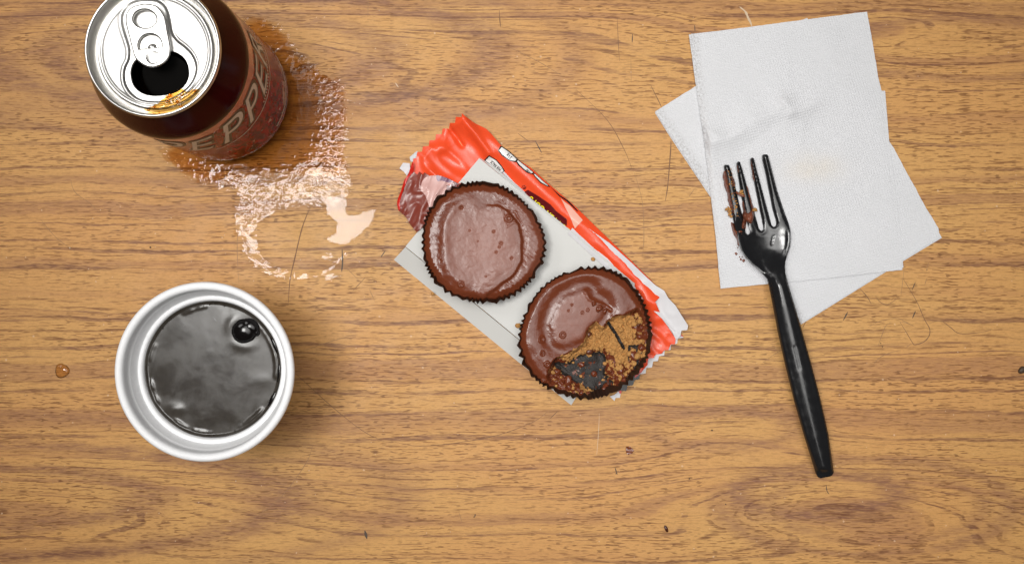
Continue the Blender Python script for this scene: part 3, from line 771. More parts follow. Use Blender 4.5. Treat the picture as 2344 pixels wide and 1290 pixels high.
tube('registered_ring', [P(*(lambda q: (q[0], q[1], wz(np.array(q[0]), np.array(q[1])) + .0006))(zC(592 + 22 * math.cos(a), 638 + 22 * math.sin(a)))) for a in np.linspace(0, 6.28, 20)], .00012, MARP, wrap, 5)

# ================================================================== BACKING CARD
CARD = simple('waxed_white_card', (0.535, 0.53, 0.51), .5, .03, 60, .00005, 1200, spec=.35)
card = thing('backing_card', 'glossy white backing card lying across the orange wrapper', 'card', P(1190, 650, .003))
def kz(x, y): return .0036 + .00005 * np.sin(x / 60) + 0 * y
patch('tray', [(1097, 362), (1300, 527), (1497, 690), (1478, 714), (1328, 892), (1130, 728), (928, 564)], 14, kz, CARD, card, .0004)
patch('folded_edge', [(928, 565.5), (1128, 728.5), (1328, 893), (1301, 938), (1100, 765), (899, 597)], 10,
      lambda x, y: .0034 - .000085 * dist_line([(928, 564), (1328, 892)], x, y, False), CARD, card, .0004)
patch('side_lip', [(1098, 361), (1140, 388), (1220, 458), (1300, 522), (1400, 604), (1500, 688), (1497, 692), (1300, 530)], 6,
      lambda x, y: .0038 + .00010 * dist_line([(1097, 362), (1497, 690)], x, y, False), CARD, card, .0002)
CHOCS = simple('chocolate_smear', (0.10, 0.028, 0.012), .35, .2)
TAN = simple('peanut_filling', (0.42, 0.205, 0.058), .85, .6, 900, .0004, 1200)

# ================================================================== PEANUT BUTTER CUPS
def choc_mat():
    t = NT('milk_chocolate'); o, x, y, z = t.pos()
    at = t.n.new('ShaderNodeAttribute'); at.attribute_name = 'pale_sheen'
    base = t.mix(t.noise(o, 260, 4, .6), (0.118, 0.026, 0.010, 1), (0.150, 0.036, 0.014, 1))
    bl = t.mix(t.noise(o, 420, 5, .65), (0.195, 0.066, 0.042, 1), (0.262, 0.102, 0.070, 1))  # sheen of the flat tops painted in as a paler brown
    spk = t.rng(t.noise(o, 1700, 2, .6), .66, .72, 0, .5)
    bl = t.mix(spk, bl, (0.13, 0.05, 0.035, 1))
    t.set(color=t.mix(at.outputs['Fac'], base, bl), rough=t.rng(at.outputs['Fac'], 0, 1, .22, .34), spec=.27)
    t.bump(t.math('ADD', t.noise(o, 260, 4, .6), t.math('MULTIPLY', t.noise(o, 90, 2, .5), 1.5)), .00038, .5); return t.m
CHOC = choc_mat()
LINER = simple('dark_paper_liner', (0.030, 0.013, 0.007), .42, .3, 700)
FLOOR = simple('exposed_liner_floor', (0.020, 0.016, 0.014), .5, .35, 1500, .0003, 1300, spec=.3)
def set_pale_sheen(o, fn):
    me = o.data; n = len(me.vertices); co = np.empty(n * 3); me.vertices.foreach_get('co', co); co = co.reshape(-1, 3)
    a = me.attributes.new('pale_sheen', 'FLOAT', 'POINT'); a.data.foreach_set('value', np.clip(fn(co), 0, 1).astype(float))
def PH(th, npl, seed): return th * npl / (2 * math.pi) + .35 * np.sin(3 * th + seed) + .5 * np.sin(7 * th + 2 * seed) + .3 * np.sin(13 * th + seed)
def liner(t, cx, cy, Rf, ztop, zbot, npl, amp, seed):
    n = npl * 6; V = []; F = []; th = np.arange(n) * 2 * math.pi / n
    ph = PH(th, npl, seed)
    tri = np.abs((ph % 1.0) * 2 - 1) * 2 - 1
    am = amp * (.25 + 1.5 * fbm(np.cos(th) * 5 + 9, np.sin(th) * 5 + 9, seed, 2))
    tops = ztop + .0012 * (fbm(np.cos(th) * 6 + 3, np.sin(th) * 6 + 3, seed + 4, 2) - .5)
    lv = [(1.0, 1.0), (.975, .85), (.92, .45), (.87, .1), (.855, 0.0), (.80, 0.0), (.4, 0), (.01, 0)]
    for j, (q, hz) in enumerate(lv):
        R = Rf(th) * q + am * tri * (1 if j < 5 else 0) * (.35 + .65 * q)
        V.append(np.stack([cx + R * np.cos(th), cy + R * np.sin(th), zbot + (tops - zbot) * hz], 1))
    for j in range(len(lv) - 1):
        for i in range(n): F.append((j * n + i, j * n + (i + 1) % n, (j + 1) * n + (i + 1) % n, (j + 1) * n + i))
    return mk('paper_liner', np.concatenate(V), F, LINER, t, smooth=False)
S14 = (HC - .0145) / FPX

# --- first, whole cup
c1x, c1y, _ = P(1104, 555, .0145)
cup1 = thing('peanut_butter_cup', 'whole chocolate peanut butter cup in pleated paper, unbitten', 'chocolate cup', (c1x, c1y, .0036), 'chocolate cups on the card')
R1 = lambda th: (140 + 3 * np.cos(2 * th + 1.2) + 2.5 * np.cos(3 * th + .5) + 1.5 * np.cos(5 * th)) * S14
liner(cup1, c1x, c1y, R1, .0150, .0041, 54, .00075, 3)
def r1c(th):
    ph = PH(th, 54, 3); tri = np.abs((ph % 1.0) * 2 - 1) * 2 - 1
    return R1(th) * (.952 + .055 * fbm(np.cos(th) * 2.5 + 4, np.sin(th) * 2.5 + 4, 8, 2)) + .00050 * tri - .0008 * np.exp(-((th - 1.5) / .5) ** 2) - .0010 * np.exp(-((th - 4.75) / .5) ** 2)
D1 = smoothpoly([(1028, 470), (1060, 448), (1085, 452), (1105, 466), (1140, 470), (1170, 490), (1192, 520), (1196, 560), (1194, 600), (1178, 628), (1150, 650), (1120, 672), (1105, 684), (1075, 668), (1040, 650), (1015, 620), (1006, 570), (1008, 510)], 4)
def toP(x, y, cx, cy, S=S14): return CX + (x + cx) / S, CY - (y + cy) / S
def z1(x, y, q, th):
    px, py = toP(x, y, c1x, c1y)
    z = .0142 - .0016 * sstep(.86, 1.0, q) ** 1.5 - .0012 * sstep(.975, 1.0, q)
    sd = sdist(D1, px, py) + 7 * (fbm(px / 22, py / 22, 5, 2) - .5)
    rt = sstep(1090, 1150, px + (py - 555) * .15)
    z = z + .00045 * sstep(-14, 20, sd) * (1 - rt) + rt * (.0009 * sstep(-2.5, 5, sd) - .00015 * np.exp(-((sd + 5) / 5) ** 2))
    z = z + .00045 * np.exp(-((sd - 12) / 13) ** 2) * sstep(1100, 1030, px) + .00020 * np.exp(-((sd - 30) / 10) ** 2) * sstep(580, 640, py)
    z = z + .00030 * (fbm(px / 34, py / 34, 9, 3) - .5) + .00008 * (fbm(px / 8, py / 8, 12, 2) - .5)
    z = z + rt * (1 - sstep(-3, 0, sd)) * .00035 * (ridge((px + py) / 60, (py - px) / 16, 15, 2) - .5)
    ph = PH(th, 54, 3); z = z - .00035 * (np.abs((ph % 1.0) * 2 - 1) * 2 - 1) * sstep(.88, .97, q)
    for (ax, ay, r, a) in ((1165, 500, 7, .0006), (1055, 650, 5.5, .0005), (1147, 557, 3.6, -.0010), (1143, 565, 2.6, -.0008), (1130, 530, 3, -.0008), (1136, 577, 2.6, -.0008), (1171, 591, 2.8, -.0008),
                           (1056, 475, 3.2, -.0016), (1112, 632, 2, -.0005), (1075, 528, 2.2, -.0005), (1094, 552, 2, -.0004), (1008, 596, 2, -.0004)):
        d = np.hypot(px - ax, py - ay)
        z = z + (a * np.exp(-((d - r) / (r * .35)) ** 2) if a > 0 else .55 * a * np.exp(-(d / r) ** 2))
    wk = sdist([(1150, 480), (1180, 485), (1196, 515), (1175, 510), (1160, 520)], px, py)
    return z + .00018 * np.exp(-(wk / 2.2) ** 2)
ch1 = polar('chocolate', c1x, c1y, r1c, z1, CHOC, cup1, 150, 372)
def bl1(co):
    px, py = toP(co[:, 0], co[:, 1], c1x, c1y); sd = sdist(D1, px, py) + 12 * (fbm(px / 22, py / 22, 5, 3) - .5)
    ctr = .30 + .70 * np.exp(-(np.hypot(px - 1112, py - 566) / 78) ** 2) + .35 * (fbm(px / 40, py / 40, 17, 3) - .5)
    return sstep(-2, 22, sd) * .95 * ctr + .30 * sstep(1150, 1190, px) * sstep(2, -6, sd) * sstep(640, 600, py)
set_pale_sheen(ch1, bl1)

# --- second, dug into with the fork
c2x, c2y, _ = P(1341, 763, .0145)
cup2 = thing('peanut_butter_cup', 'half eaten chocolate peanut butter cup with crumbly filling dug open', 'chocolate cup', (c2x, c2y, .0036), 'chocolate cups on the card')
R2 = lambda th: (151 + 4 * np.cos(2 * th - 1.4) + 3 * np.cos(3 * th + 2.2) + 1.5 * np.cos(5 * th + 1)) * S14
liner(cup2, c2x, c2y, R2, .0150, .0041, 56, .00070, 5)
zD = lambda x, y: (x / 3.226 + 1150, y / 3.226 + 560)
DIG = smoothpoly([zD(*p) for p in [(1000, 470), (900, 520), (840, 520), (770, 575), (740, 610), (690, 565), (625, 640), (590, 740), (480, 795), (400, 830), (335, 920), (330, 1000), (400, 1080), (520, 1140), (650, 1150), (800, 1110), (930, 1020), (1040, 900), (1095, 720), (1080, 580), (1040, 500)]], 3)
FILL = smoothpoly([zD(*p) for p in [(470, 810), (600, 720), (625, 640), (695, 565), (740, 612), (850, 520), (985, 540), (1000, 620), (960, 700), (1040, 720), (1050, 830), (960, 790), (940, 900), (860, 900), (820, 820), (760, 770), (650, 805), (560, 835), (480, 865), (400, 830)]], 3)
FLR = smoothpoly([zD(*p) for p in [(560, 830), (650, 800), (745, 795), (780, 880), (770, 960), (830, 1030), (800, 1090), (720, 1110), (640, 1080), (560, 1040), (450, 960), (385, 880), (500, 870)]], 3)
D2 = smoothpoly([zD(*p) for p in [(370, 590), (400, 490), (470, 400), (560, 355), (620, 345), (650, 400), (720, 450), (725, 500), (690, 545), (630, 600), (590, 690), (520, 720), (430, 735), (385, 690)]], 4)
GRV = [zD(790, 580), zD(845, 660), zD(905, 770)]
def z2(x, y, q, th):
    px, py = toP(x, y, c2x, c2y)
    z = .0142 - .0016 * sstep(.87, 1.0, q) ** 1.5 - .0010 * sstep(.975, 1.0, q)
    sd = sdist(D2, px, py) + 4 * (fbm(px / 20, py / 20, 25, 3) - .5)
    ring = np.exp(-((sd + 16) / 11) ** 2)
    z = z - .0008 * np.exp(-((sd + 16) / 15) ** 2) + .0004 * np.exp(-((sd + 48) / 18) ** 2)
    ph = PH(th, 56, 5); z = z - .00035 * (np.abs((ph % 1.0) * 2 - 1) * 2 - 1) * sstep(.88, .97, q)
    wk = dist_line([zD(610, 345), zD(640, 400), zD(700, 430), zD(760, 450), zD(800, 480)], px, py, False)
    z = z + .00045 * np.exp(-(wk / 4.0) ** 2) * (.4 + 1.2 * fbm(px / 9, py / 9, 88, 2))
    z = z + .00035 * (fbm(px / 36, py / 36, 19, 3) - .5)
    for (ax, ay, r, a) in ((zD(515, 445) + (2.4, -.0007)), (zD(490, 485) + (2.4, -.0007)), (zD(590, 500) + (2.8, .0004)), (zD(630, 480) + (2.8, .0004)), (zD(445, 665) + (5.5, .0006)), (zD(295, 800) + (4, .0006)), (zD(290, 700) + (6, .0005)), (zD(330, 880) + (5, .0006))):
        d = np.hypot(px - ax, py - ay)
        z = z + (a * np.exp(-((d - r) / (r * .35)) ** 2) if a > 0 else .55 * a * np.exp(-(d / r) ** 2))
    dg = sdist(DIG, px, py) + 9 * (fbm(px / 14, py / 14, 33, 3) - .5)
    fl = sdist(FLR, px, py) + 8 * (fbm(px / 12, py / 12, 35, 3) - .5)
    dep = sstep(-2, 11, dg) * (.0042 + .0015 * fbm(px / 30, py / 30, 36, 2)) * (1 - .55 * sstep(.84, 1.0, q)) + sstep(-10, 8, fl) * .0030
    rough = sstep(0, 8, dg) * (1 - sstep(-4, 4, fl)) * (.0026 * (fbm(px / 10, py / 10, 37, 3) - .5) + .0016 * (fbm(px / 4, py / 4, 38, 2) - .5))
    z = z - dep + rough + sstep(0, 6, fl) * .0003 * (ridge((px + py) / 30, (px - py) / 12, 39, 2) - .5)
    z = z - .0012 * np.exp(-(dist_line(GRV, px, py, False) / 4.5) ** 2)
    return z
nt2, nr2 = 384, 170
tmp = polar('chocolate', c2x, c2y, lambda th: R2(th) * (.952 + .055 * fbm(np.cos(th) * 2.5 + 9, np.sin(th) * 2.5 + 4, 18, 2)) + .00035 * (np.abs((PH(th, 56, 5) % 1.0) * 2 - 1) * 2 - 1), z2, CHOC, cup2, nr2, nt2)
me = tmp.data; n = len(me.vertices); co = np.empty(n * 3); me.vertices.foreach_get('co', co); co = co.reshape(-1, 3)
fa = np.array([list(p.vertices) for p in me.polygons]); fc = co[fa].mean(1)
fpx, fpy = toP(fc[:, 0], fc[:, 1], c2x, c2y)
jx = 7 * (fbm(fpx / 9, fpy / 9, 51, 3) - .5)
zone = np.zeros(len(fa), int)
zone[(sdist(FILL, fpx, fpy) + 1.6 * jx > 0)] = 1
extra = (sdist(DIG, fpx, fpy) > 12) & (fbm(fpx / 9, fpy / 9, 58, 3) > .60); zone[extra] = 1
zone[(sdist(FLR, fpx, fpy) + 1.6 * jx > 0) & (fbm(fpx / 8, fpy / 8, 57, 3) < .72)] = 2
zone[(dist_line(GRV, fpx, fpy, False) < 3.6 + .3 * jx)] = 2
zone[(sdist(DIG, fpx, fpy) > 10) & (fpx > 1440) & (fpy > 790) & (fbm(fpx / 9, fpy / 9, 63, 2) > .52)] = 2
def sub(name, k, mat):
    f = fa[zone == k]; u, inv = np.unique(f, return_inverse=True)
    W = co[u] + np.array(ORG[cup2])
    return mk(name, W, inv.reshape(-1, 4), mat, cup2)
bpy.data.objects.remove(tmp)
ch2 = sub('chocolate', 0, CHOC); sub('peanut_filling', 1, TAN); sub('exposed_liner', 2, FLOOR)
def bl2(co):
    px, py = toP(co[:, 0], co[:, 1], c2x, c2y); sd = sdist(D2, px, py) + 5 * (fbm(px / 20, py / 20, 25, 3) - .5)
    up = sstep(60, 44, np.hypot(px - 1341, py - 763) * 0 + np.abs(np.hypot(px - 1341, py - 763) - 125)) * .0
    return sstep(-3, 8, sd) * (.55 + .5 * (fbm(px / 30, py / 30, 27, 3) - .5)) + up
set_pale_sheen(ch2, bl2)
def z2at(px, py):
    x = np.array((px - CX) * S14 - c2x); y = np.array((CY - py) * S14 - c2y); th = np.arctan2(y, x)
    return float(z2(x, y, np.hypot(x, y) / (R2(th) * .95), th))
k = 0
for i in range(420):
    x, y = rnd.uniform(1265, 1480), rnd.uniform(715, 915); a, b = np.array([x]), np.array([y])
    if sdist(DIG, a, b)[0] < 5: continue
    fl = sdist(FILL, a, b)[0]
    if sdist(FLR, a, b)[0] > 3 and rnd.random() < .85: continue
    if rnd.random() > (.75 if abs(fl) < 9 else .28 if fl > 0 else .14): continue
    s = rnd.uniform(.4, 1.6) * MM * (1 if abs(fl) < 12 else .7)
    chunk('crumb', P(x, y, z2at(x, y) + s * .25), s, TAN if rnd.random() < (.92 if fl > -12 else .75) else CHOCS, cup2, 100 + i, 2, .65, .7); k += 1
    if k > 95: break
for i, (x, y, s) in enumerate([(1455, 745, 2.2), (1465, 770, 1.8), (1470, 795, 2.0), (1452, 815, 2.4), (1420, 845, 2.6), (1430, 870, 2.2), (1300, 870, 2.0), (1275, 850, 1.8), (1350, 905, 1.8), (1385, 890, 2.2), (1245, 870, 1.6), (1360, 855, 1.4), (1330, 835, 1.3), (1372, 705, 1.5), (1385, 712, 1.3), (1360, 695, 1.3)]):
    chunk('chocolate_lump', P(x, y, z2at(x, y) + .0002), s * MM, CHOC, cup2, 300 + i, 3, .5, .55)
# bits on the card and on the table
for i, (x, y, s, m) in enumerate(((1358, 593, 1.0, TAN), (1186, 745, 1.1, TAN), (990, 672, .8, TAN))):
    o = chunk('crumb', P(x, y, .0041), s * MM, m, None, 400 + i, 2, .5, .35)
    tag(o, ['tiny tan crumb on the white card above the half eaten cup', 'tiny tan crumb on the white card left of the half eaten cup', 'tiny tan crumb at the lower left card edge'][i], 'crumb', 'crumbs on the card')
for i, (pts, lab) in enumerate(((((1270, 885), (1280, 905), (1292, 925)), 'brown chocolate streak on the lower tip of the card'),)):
    pass
BROWN = simple('brown_flake', (0.16, 0.040, 0.014), .3, .25)
fl = patch('chocolate_flake', [(1433, 1022), (1442, 1021), (1451, 1030), (1447, 1037), (1437, 1040), (1433, 1034)], 2, lambda x, y: .0008 + .0010 * ridge(x / 8, y / 7, 3, 1), BROWN, None, .0006)
tag(fl, 'small brown angular flake on the wood below the wrapper', 'flake')
fl = chunk('chocolate_shard', P(1525, 1209, .0006), .0011, simple('dark_shard', (0.055, 0.012, 0.006), .25), None, 77, 3, .25, .6)
fl.scale = (.62, 2.0, .8); fl.rotation_euler = (0, 0, math.radians(18)); tag(fl, 'dark brown elongated shard lying near the bottom edge', 'shard')

# ================================================================== NAPKINS
def napkin_mat(name, edge):
    t = NT(name); o, x, y, z = t.pos(); S = FPX / HC
    px = t.math('MULTIPLY_ADD', x, S, CX); py = t.math('MULTIPLY_ADD', y, -S, CY)
    (x0, y0), (x1, y1), w = edge; L = math.hypot(x1 - x0, y1 - y0); nx, ny = -(y1 - y0) / L, (x1 - x0) / L
    d = t.math('ADD', t.math('MULTIPLY_ADD', px, nx, -(nx * x0 + ny * y0)), t.math('MULTIPLY', py, ny))
    d = t.math('ABSOLUTE', d)
    dots = t.noise(t.vec(t.math('MULTIPLY', px, 1 / 5.0), t.math('MULTIPLY', py, 1 / 5.0)), 1, 3, .7)
    edge_speckle = t.math('MULTIPLY', t.rng(d, w * .3, w, 1, 0), t.rng(dots, .40, .68))  # speckled grey band along one edge
    edge_speckle = t.math('MULTIPLY', edge_speckle, t.rng(t.noise(o, 38, 2), .3, .55, .35, 1))
    c = t.mix(t.noise(o, 60, 3), (0.61, 0.612, 0.63, 1), (0.655, 0.655, 0.675, 1))
    c = t.mix(t.math('MULTIPLY', edge_speckle, .62), c, (0.33, 0.31, 0.30, 1))
    gx = t.math('MULTIPLY_ADD', px, 1 / 62, -1856 / 62); gy = t.math('MULTIPLY_ADD', py, 1 / 30, -385 / 30)
    st = t.math('EXPONENT', t.math('MULTIPLY', t.math('ADD', t.math('MULTIPLY', gx, gx), t.math('MULTIPLY', gy, gy)), -1.0))
    c = t.mix(t.math('MULTIPLY', st, t.math('MULTIPLY', t.noise(o, 120, 3), .55)), c, (0.66, 0.55, 0.38, 1))
    t.set(color=c, rough=.92, spec=.1)
    # quilted emboss, diagonal
    u = t.math('MULTIPLY', t.math('ADD', px, t.math('MULTIPLY', py, .55)), 1.02); v = t.math('MULTIPLY', t.math('SUBTRACT', py, t.math('MULTIPLY', px, .55)), 1.02)
    e = t.math('MULTIPLY', t.math('SINE', u), 1.0); e = t.math('SINE', t.math('MULTIPLY', u, 2 * math.pi / 9.5)); e2 = t.math('SINE', t.math('MULTIPLY', v, 2 * math.pi / 9.5))
    hgt = t.math('MULTIPLY_ADD', t.math('MULTIPLY', e, e2), .55, t.math('MULTIPLY', t.noise(o, 900, 4, .65), 1.3))
    t.bump(hgt, .00017, .9)
    return t.m
N1 = [(1500, 255), (1590, 199), (1826, 50), (1848, 42), (1950, 208), (2042, 332), (2120, 476), (2157, 541), (2066, 596), (1835, 739), (1742, 590), (1632, 455), (1536, 312)]
N2 = [(1577, 80), (1783, 53), (1985, 27), (2008, 160), (2028, 330), (2045, 470), (2066, 617), (1860, 640), (1649, 660), (1640, 560), (1630, 460), (1612, 320), (1592, 190)]
def n1z(x, y): return .0013 + .0004 * (fbm(x / 120, y / 120, 3, 2) - .5) + 0 * x
nap1 = thing('paper_napkin', 'folded white paper napkin underneath, turned so its corners stick out', 'napkin', P(1830, 395))
NM1 = napkin_mat('napkin_paper_lower', ((1500, 255), (1640, 462), 26)); NM2 = napkin_mat('napkin_paper_upper', ((1577, 80), (1600, 330), 30))
off = lambda pts, dx, dy: [(x + dx, y + dy) for x, y in pts]
patch('lower_fold', off(N1, -1, 3), 12, lambda x, y: n1z(x, y) - .0008, NM1, nap1, .0003)
patch('upper_fold', N1[:7] + [(2148, 522), (2150, 532), (2154, 541)] + N1[8:], 8, n1z, NM1, nap1, .0003, edge_jit=1.0, seed=5)
nap2 = thing('paper_napkin', 'creased white paper napkin on top, lying under the black fork', 'napkin', P(1825, 345))
def n2z(x, y):
    z = .0010 + .0014 * sstep(-70, 12, sdist(N1, x, y))
    w = .0006 * (fbm(x / 110, y / 110, 13, 2) - .5)
    for (pts, a, s) in (([(1800, 232), (1770, 262), (1730, 275)], .0018, 12), ([(1805, 262), (1850, 246), (1868, 236)], .0013, 9), ([(1618, 300), (1665, 318), (1700, 300)], .0018, 11), ([(1615, 330), (1640, 325)], .0014, 7),
                        ([(1790, 228), (1812, 250)], .0016, 6), ([(1624, 330), (1628, 420), (1640, 520)], .0010, 10), ([(1700, 340), (1800, 270), (1850, 290)], -.0007, 16), ([(1840, 270), (1830, 330)], .0005, 14)):
        w = w + 1.5 * a * np.exp(-np.hypot(dist_line(pts, x, y, False), 2.0) / (2.4 * s))
    return z + w * sstep(0, 14, dist_line(N2, x, y)) + .0003
patch('lower_fold', [(1582, 78), (1975, 35), (2018, 208), (2026, 208), (2036, 330), (2054, 470), (2068, 612), (1860, 640), (1652, 656)], 12, lambda x, y: n2z(x, y) - .0006, NM2, nap2, .0003)
patch('upper_fold', N2, 5, n2z, NM2, nap2, .0003, edge_jit=.8, seed=9)

# ================================================================== FORK
FK = NT('black_plastic'); _o, _x, _y, _z = FK.pos()
FK.set(color=(0.010, 0.010, 0.011), rough=FK.rng(FK.noise(_o, 300, 3), .3, .7, .15, .26), spec=.5)
FK.bump(FK.noise(_o, 220, 2), .00008, .3); FK = FK.m
zE = lambda x, y: (x / 4.161 + 1620, y / 4.161 + 330)
zF = lambda x, y: (x / 2.527 + 1720, y / 2.527 + 600)
FO = [zE(*p) for p in [(158, 205), (168, 196), (198, 196), (206, 206), (245, 330), (300, 560), (335, 690), (352, 800), (364, 848), (384, 864), (404, 848), (407, 820), (375, 740), (340, 600), (308, 400), (279, 210), (279, 180), (292, 163), (308, 172), (328, 235), (375, 400), (420, 560), (460, 700),
      (485, 795), (498, 818), (514, 825), (532, 812), (532, 785), (500, 640), (450, 380), (412, 190), (410, 140), (424, 126), (440, 136), (460, 220), (520, 440), (588, 690), (606, 765), (622, 785), (642, 786), (657, 765), (655, 740), (620, 620), (560, 300), (526, 150), (525, 102), (536, 96), (566, 98), (576, 110),
      (602, 210), (662, 440), (722, 620), (770, 755), (788, 830), (791, 900), (784, 970), (756, 1058), (738, 1120), (736, 1170)]]
FO += [zF(*p) for p in [(196, 62), (215, 130), (248, 240), (280, 350), (345, 580), (400, 790), (445, 990), (474, 1190), (476, 1212), (468, 1230), (450, 1238), (402, 1247), (386, 1242), (376, 1222), (310, 1010), (250, 800), (200, 600), (155, 400), (125, 240), (105, 140), (92, 95)]]
FO += [zE(*p) for p in [(530, 1240), (480, 1190), (420, 1140), (355, 1066), (315, 996), (302, 940), (290, 880), (262, 790), (230, 650), (195, 450), (165, 270)]]
yk = [350, 400, 450, 500, 540, 570, 600, 625, 650, 700, 780, 900, 1000, 1060, 1095]
zk = [7.6, 6.2, 5.2, 4.6, 4.4, 4.8, 6.0, 7.4, 8.2, 8.4, 8.1, 7.3, 6.4, 5.8, 5.4]
wk_ = [(600, 50), (640, 24), (700, 30), (800, 38), (900, 41), (1000, 36), (1095, 19)]
def fork_axis(y): return 1762 + (y - 545) * .2375
def fkz(x, y):
    z = np.interp(y, yk, zk) * MM
    ed = dist_line(FO, x, y)
    u = (x - fork_axis(y))
    # handle: domed back with a raised border
    hw = np.interp(y, [a for a, b in wk_], [b for a, b in wk_]) * .92
    hand = sstep(610, 660, y)
    dome = .0034 * (1 - np.abs(np.clip(u / hw, -1, 1)) ** 2.0) * hand * sstep(1088, 1068, y)
    # head: shallow dish
    dish = .0026 * np.clip((u + 8) / 58, -1.2, 1.2) ** 2 * (1 - hand) * sstep(480, 540, y)
    nk = .0022 * (1 - np.clip(u / 30, -1, 1) ** 2) * sstep(575, 625, y) * (1 - hand)
    tine = .0008 * (1 - np.clip(ed / 6, 0, 1)) * -1 * sstep(520, 500, y)
    lip = .00035 * sstep(12, 5, ed) * sstep(510, 560, y) - .0004 * sstep(4.0, 0, ed)
    mark = -.0004 * np.exp(-(dist_line([zE(625, 870), zE(610, 950)], x, y, False) / 1.5) ** 2) - .00022 * np.exp(-(dist_line([zF(248, 490), zF(278, 615)], x, y, False) / 3.0) ** 2)
    return z + dome + dish + nk + tine + lip + mark
fork = thing('plastic_fork', 'black plastic fork with chocolate smeared on its tines', 'fork', P(1800, 720))
patch('fork_body', FO, 3.2, fkz, FK, fork, .0016)
def smear(name, pts, h, mat, sp=2.2, seed=0):
    pp = smoothpoly(pts, 3)
    def zf(x, y):
        b = np.interp(y, yk, zk) * MM
        return b - .0010 + h * sstep(0, 5, dist_line(pp, x, y)) * (.5 + fbm(x / 5, y / 5, seed, 3))
    return patch(name, pp, sp, zf, mat, fork, .0006, edge_jit=1.5, seed=seed)
SM = simple('melted_chocolate', (0.19, 0.058, 0.030), .34, .2, 600, .0002, 700)
smear('chocolate_smear', [zE(*p) for p in [(165, 255), (150, 270), (150, 330), (165, 420), (185, 470), (195, 540), (230, 640), (262, 790), (262, 700), (240, 560), (215, 430), (190, 300)]], .0024, SM, seed=1)
smear('chocolate_smear', [zE(*p) for p in [(205, 300), (245, 315), (264, 370), (258, 410), (235, 400), (225, 360)]], .0030, SM, seed=2)
smear('chocolate_smear', [zE(*p) for p in [(225, 740), (250, 760), (270, 800), (300, 800), (330, 720), (355, 690), (365, 760), (350, 840), (330, 900), (310, 960), (290, 965), (275, 900), (245, 850), (228, 790)]], .0030, SM, seed=3)
smear('chocolate_smear', [zE(*p) for p in [(330, 670), (350, 610), (380, 650), (420, 620), (440, 640), (445, 700), (430, 750), (405, 768), (375, 745), (345, 715)]], .0030, SM, seed=4)
smear('chocolate_smear', [zE(*p) for p in [(365, 390), (382, 410), (400, 480), (425, 560), (440, 610), (420, 640), (400, 560), (380, 470)]], .0024, SM, seed=5)
smear('chocolate_smear', [zE(*p) for p in [(335, 540), (350, 560), (360, 640), (345, 650), (330, 600)]], .0028, SM, seed=6)
smear('chocolate_smear', [zE(*p) for p in [(412, 140), (425, 160), (440, 260), (450, 350), (435, 330), (420, 250)]], .0022, CHOCS, seed=7)
smear('chocolate_smear', [zE(*p) for p in [(280, 200), (292, 190), (300, 270), (288, 270)]], .0022, SM, seed=8)
for i in range(46):
    t = rnd.random(); x, y = zE(205 + t * 85 + rnd.uniform(-22, 26), 240 + t * 560 + rnd.uniform(-25, 25))
    chunk('crumb', P(x, y, float(np.interp(y, yk, zk)) * MM + .0002), rnd.uniform(.15, .5) * MM, TAN if rnd.random() < .75 else SM, fork, 500 + i, 1, .5, .7)
for i, p in enumerate([(180, 620), (195, 600), (200, 640), (215, 660), (225, 690), (210, 620), (205, 670), (455, 620), (440, 625), (465, 630), (310, 460), (330, 480), (345, 492), (320, 450), (270, 600)]):
    x, y = zE(*p); chunk('crumb', P(x, y, float(np.interp(y, yk, zk)) * MM), rnd.uniform(.45, .95) * MM, TAN, fork, 560 + i, 2, .6, .8)
tube('chocolate_string', [P(*zE(*p), .0060) for p in [(268, 455), (290, 470), (320, 488), (352, 495)]], .0006, SM, fork, 6)
for i, (x, y, s) in enumerate(((1685, 580, .6), (1696, 593, .55), (1702, 596, .75), (1689, 566, .3), (1693, 588, .3), (1699, 588, .3))):
    xx, yy = x, y
    o = chunk('crumb', P(xx, yy, float(n2z(np.array(float(xx)), np.array(float(yy)))) + .0003), s * MM, SM, None, 600 + i, 2, .5, .5)
    tag(o, {0: 'brown crumb on the napkin farthest left of the fork head', 1: 'brown crumb in the middle of the cluster left of the fork head', 2: 'largest brown crumb touching the left edge of the fork head'}.get(i, 'speck sized brown crumb on the napkin left of the fork head'), 'crumb', 'chocolate crumbs on the napkin')

# ================================================================== SCRATCHES, FIBRES AND BITS ON THE TABLE
SCR = simple('scratch_dirt', (0.17, 0.082, 0.036), .7); SCL = simple('scratch_tan', (0.27, 0.145, 0.062), .7); PALE = simple('pale_scuff', (0.56, 0.42, 0.28), .6); DARKB = simple('dark_bit', (0.06, 0.036, 0.02), .6)
def ribbon(name, pts, w, mat, parent=table, z=.00005):
    pts = smoothpoly(pts, 5, False); m = len(pts); V = []; F = []
    for j in range(m):
        a = np.array(pts[max(j - 1, 0)]); b = np.array(pts[min(j + 1, m - 1)]); d = b - a; L = np.hypot(*d) or 1; nn = np.array([-d[1], d[0]]) / L
        t = j / (m - 1); ww = w * (.35 + .65 * math.sin(math.pi * min(max(t, .02), .98))) * (.75 + .5 * rnd.random()) / 2
        for s in (1, -1):
            q = np.array(pts[j]) + nn * s * ww; V.append(P(q[0], q[1], z))
    for j in range(m - 1): F.append((2 * j, 2 * j + 1, 2 * j + 3, 2 * j + 2))
    return mk(name, V, F, mat, parent, smooth=False)
zG = lambda x, y: (x / 4.3 + 1920, y / 4.3 + 600)
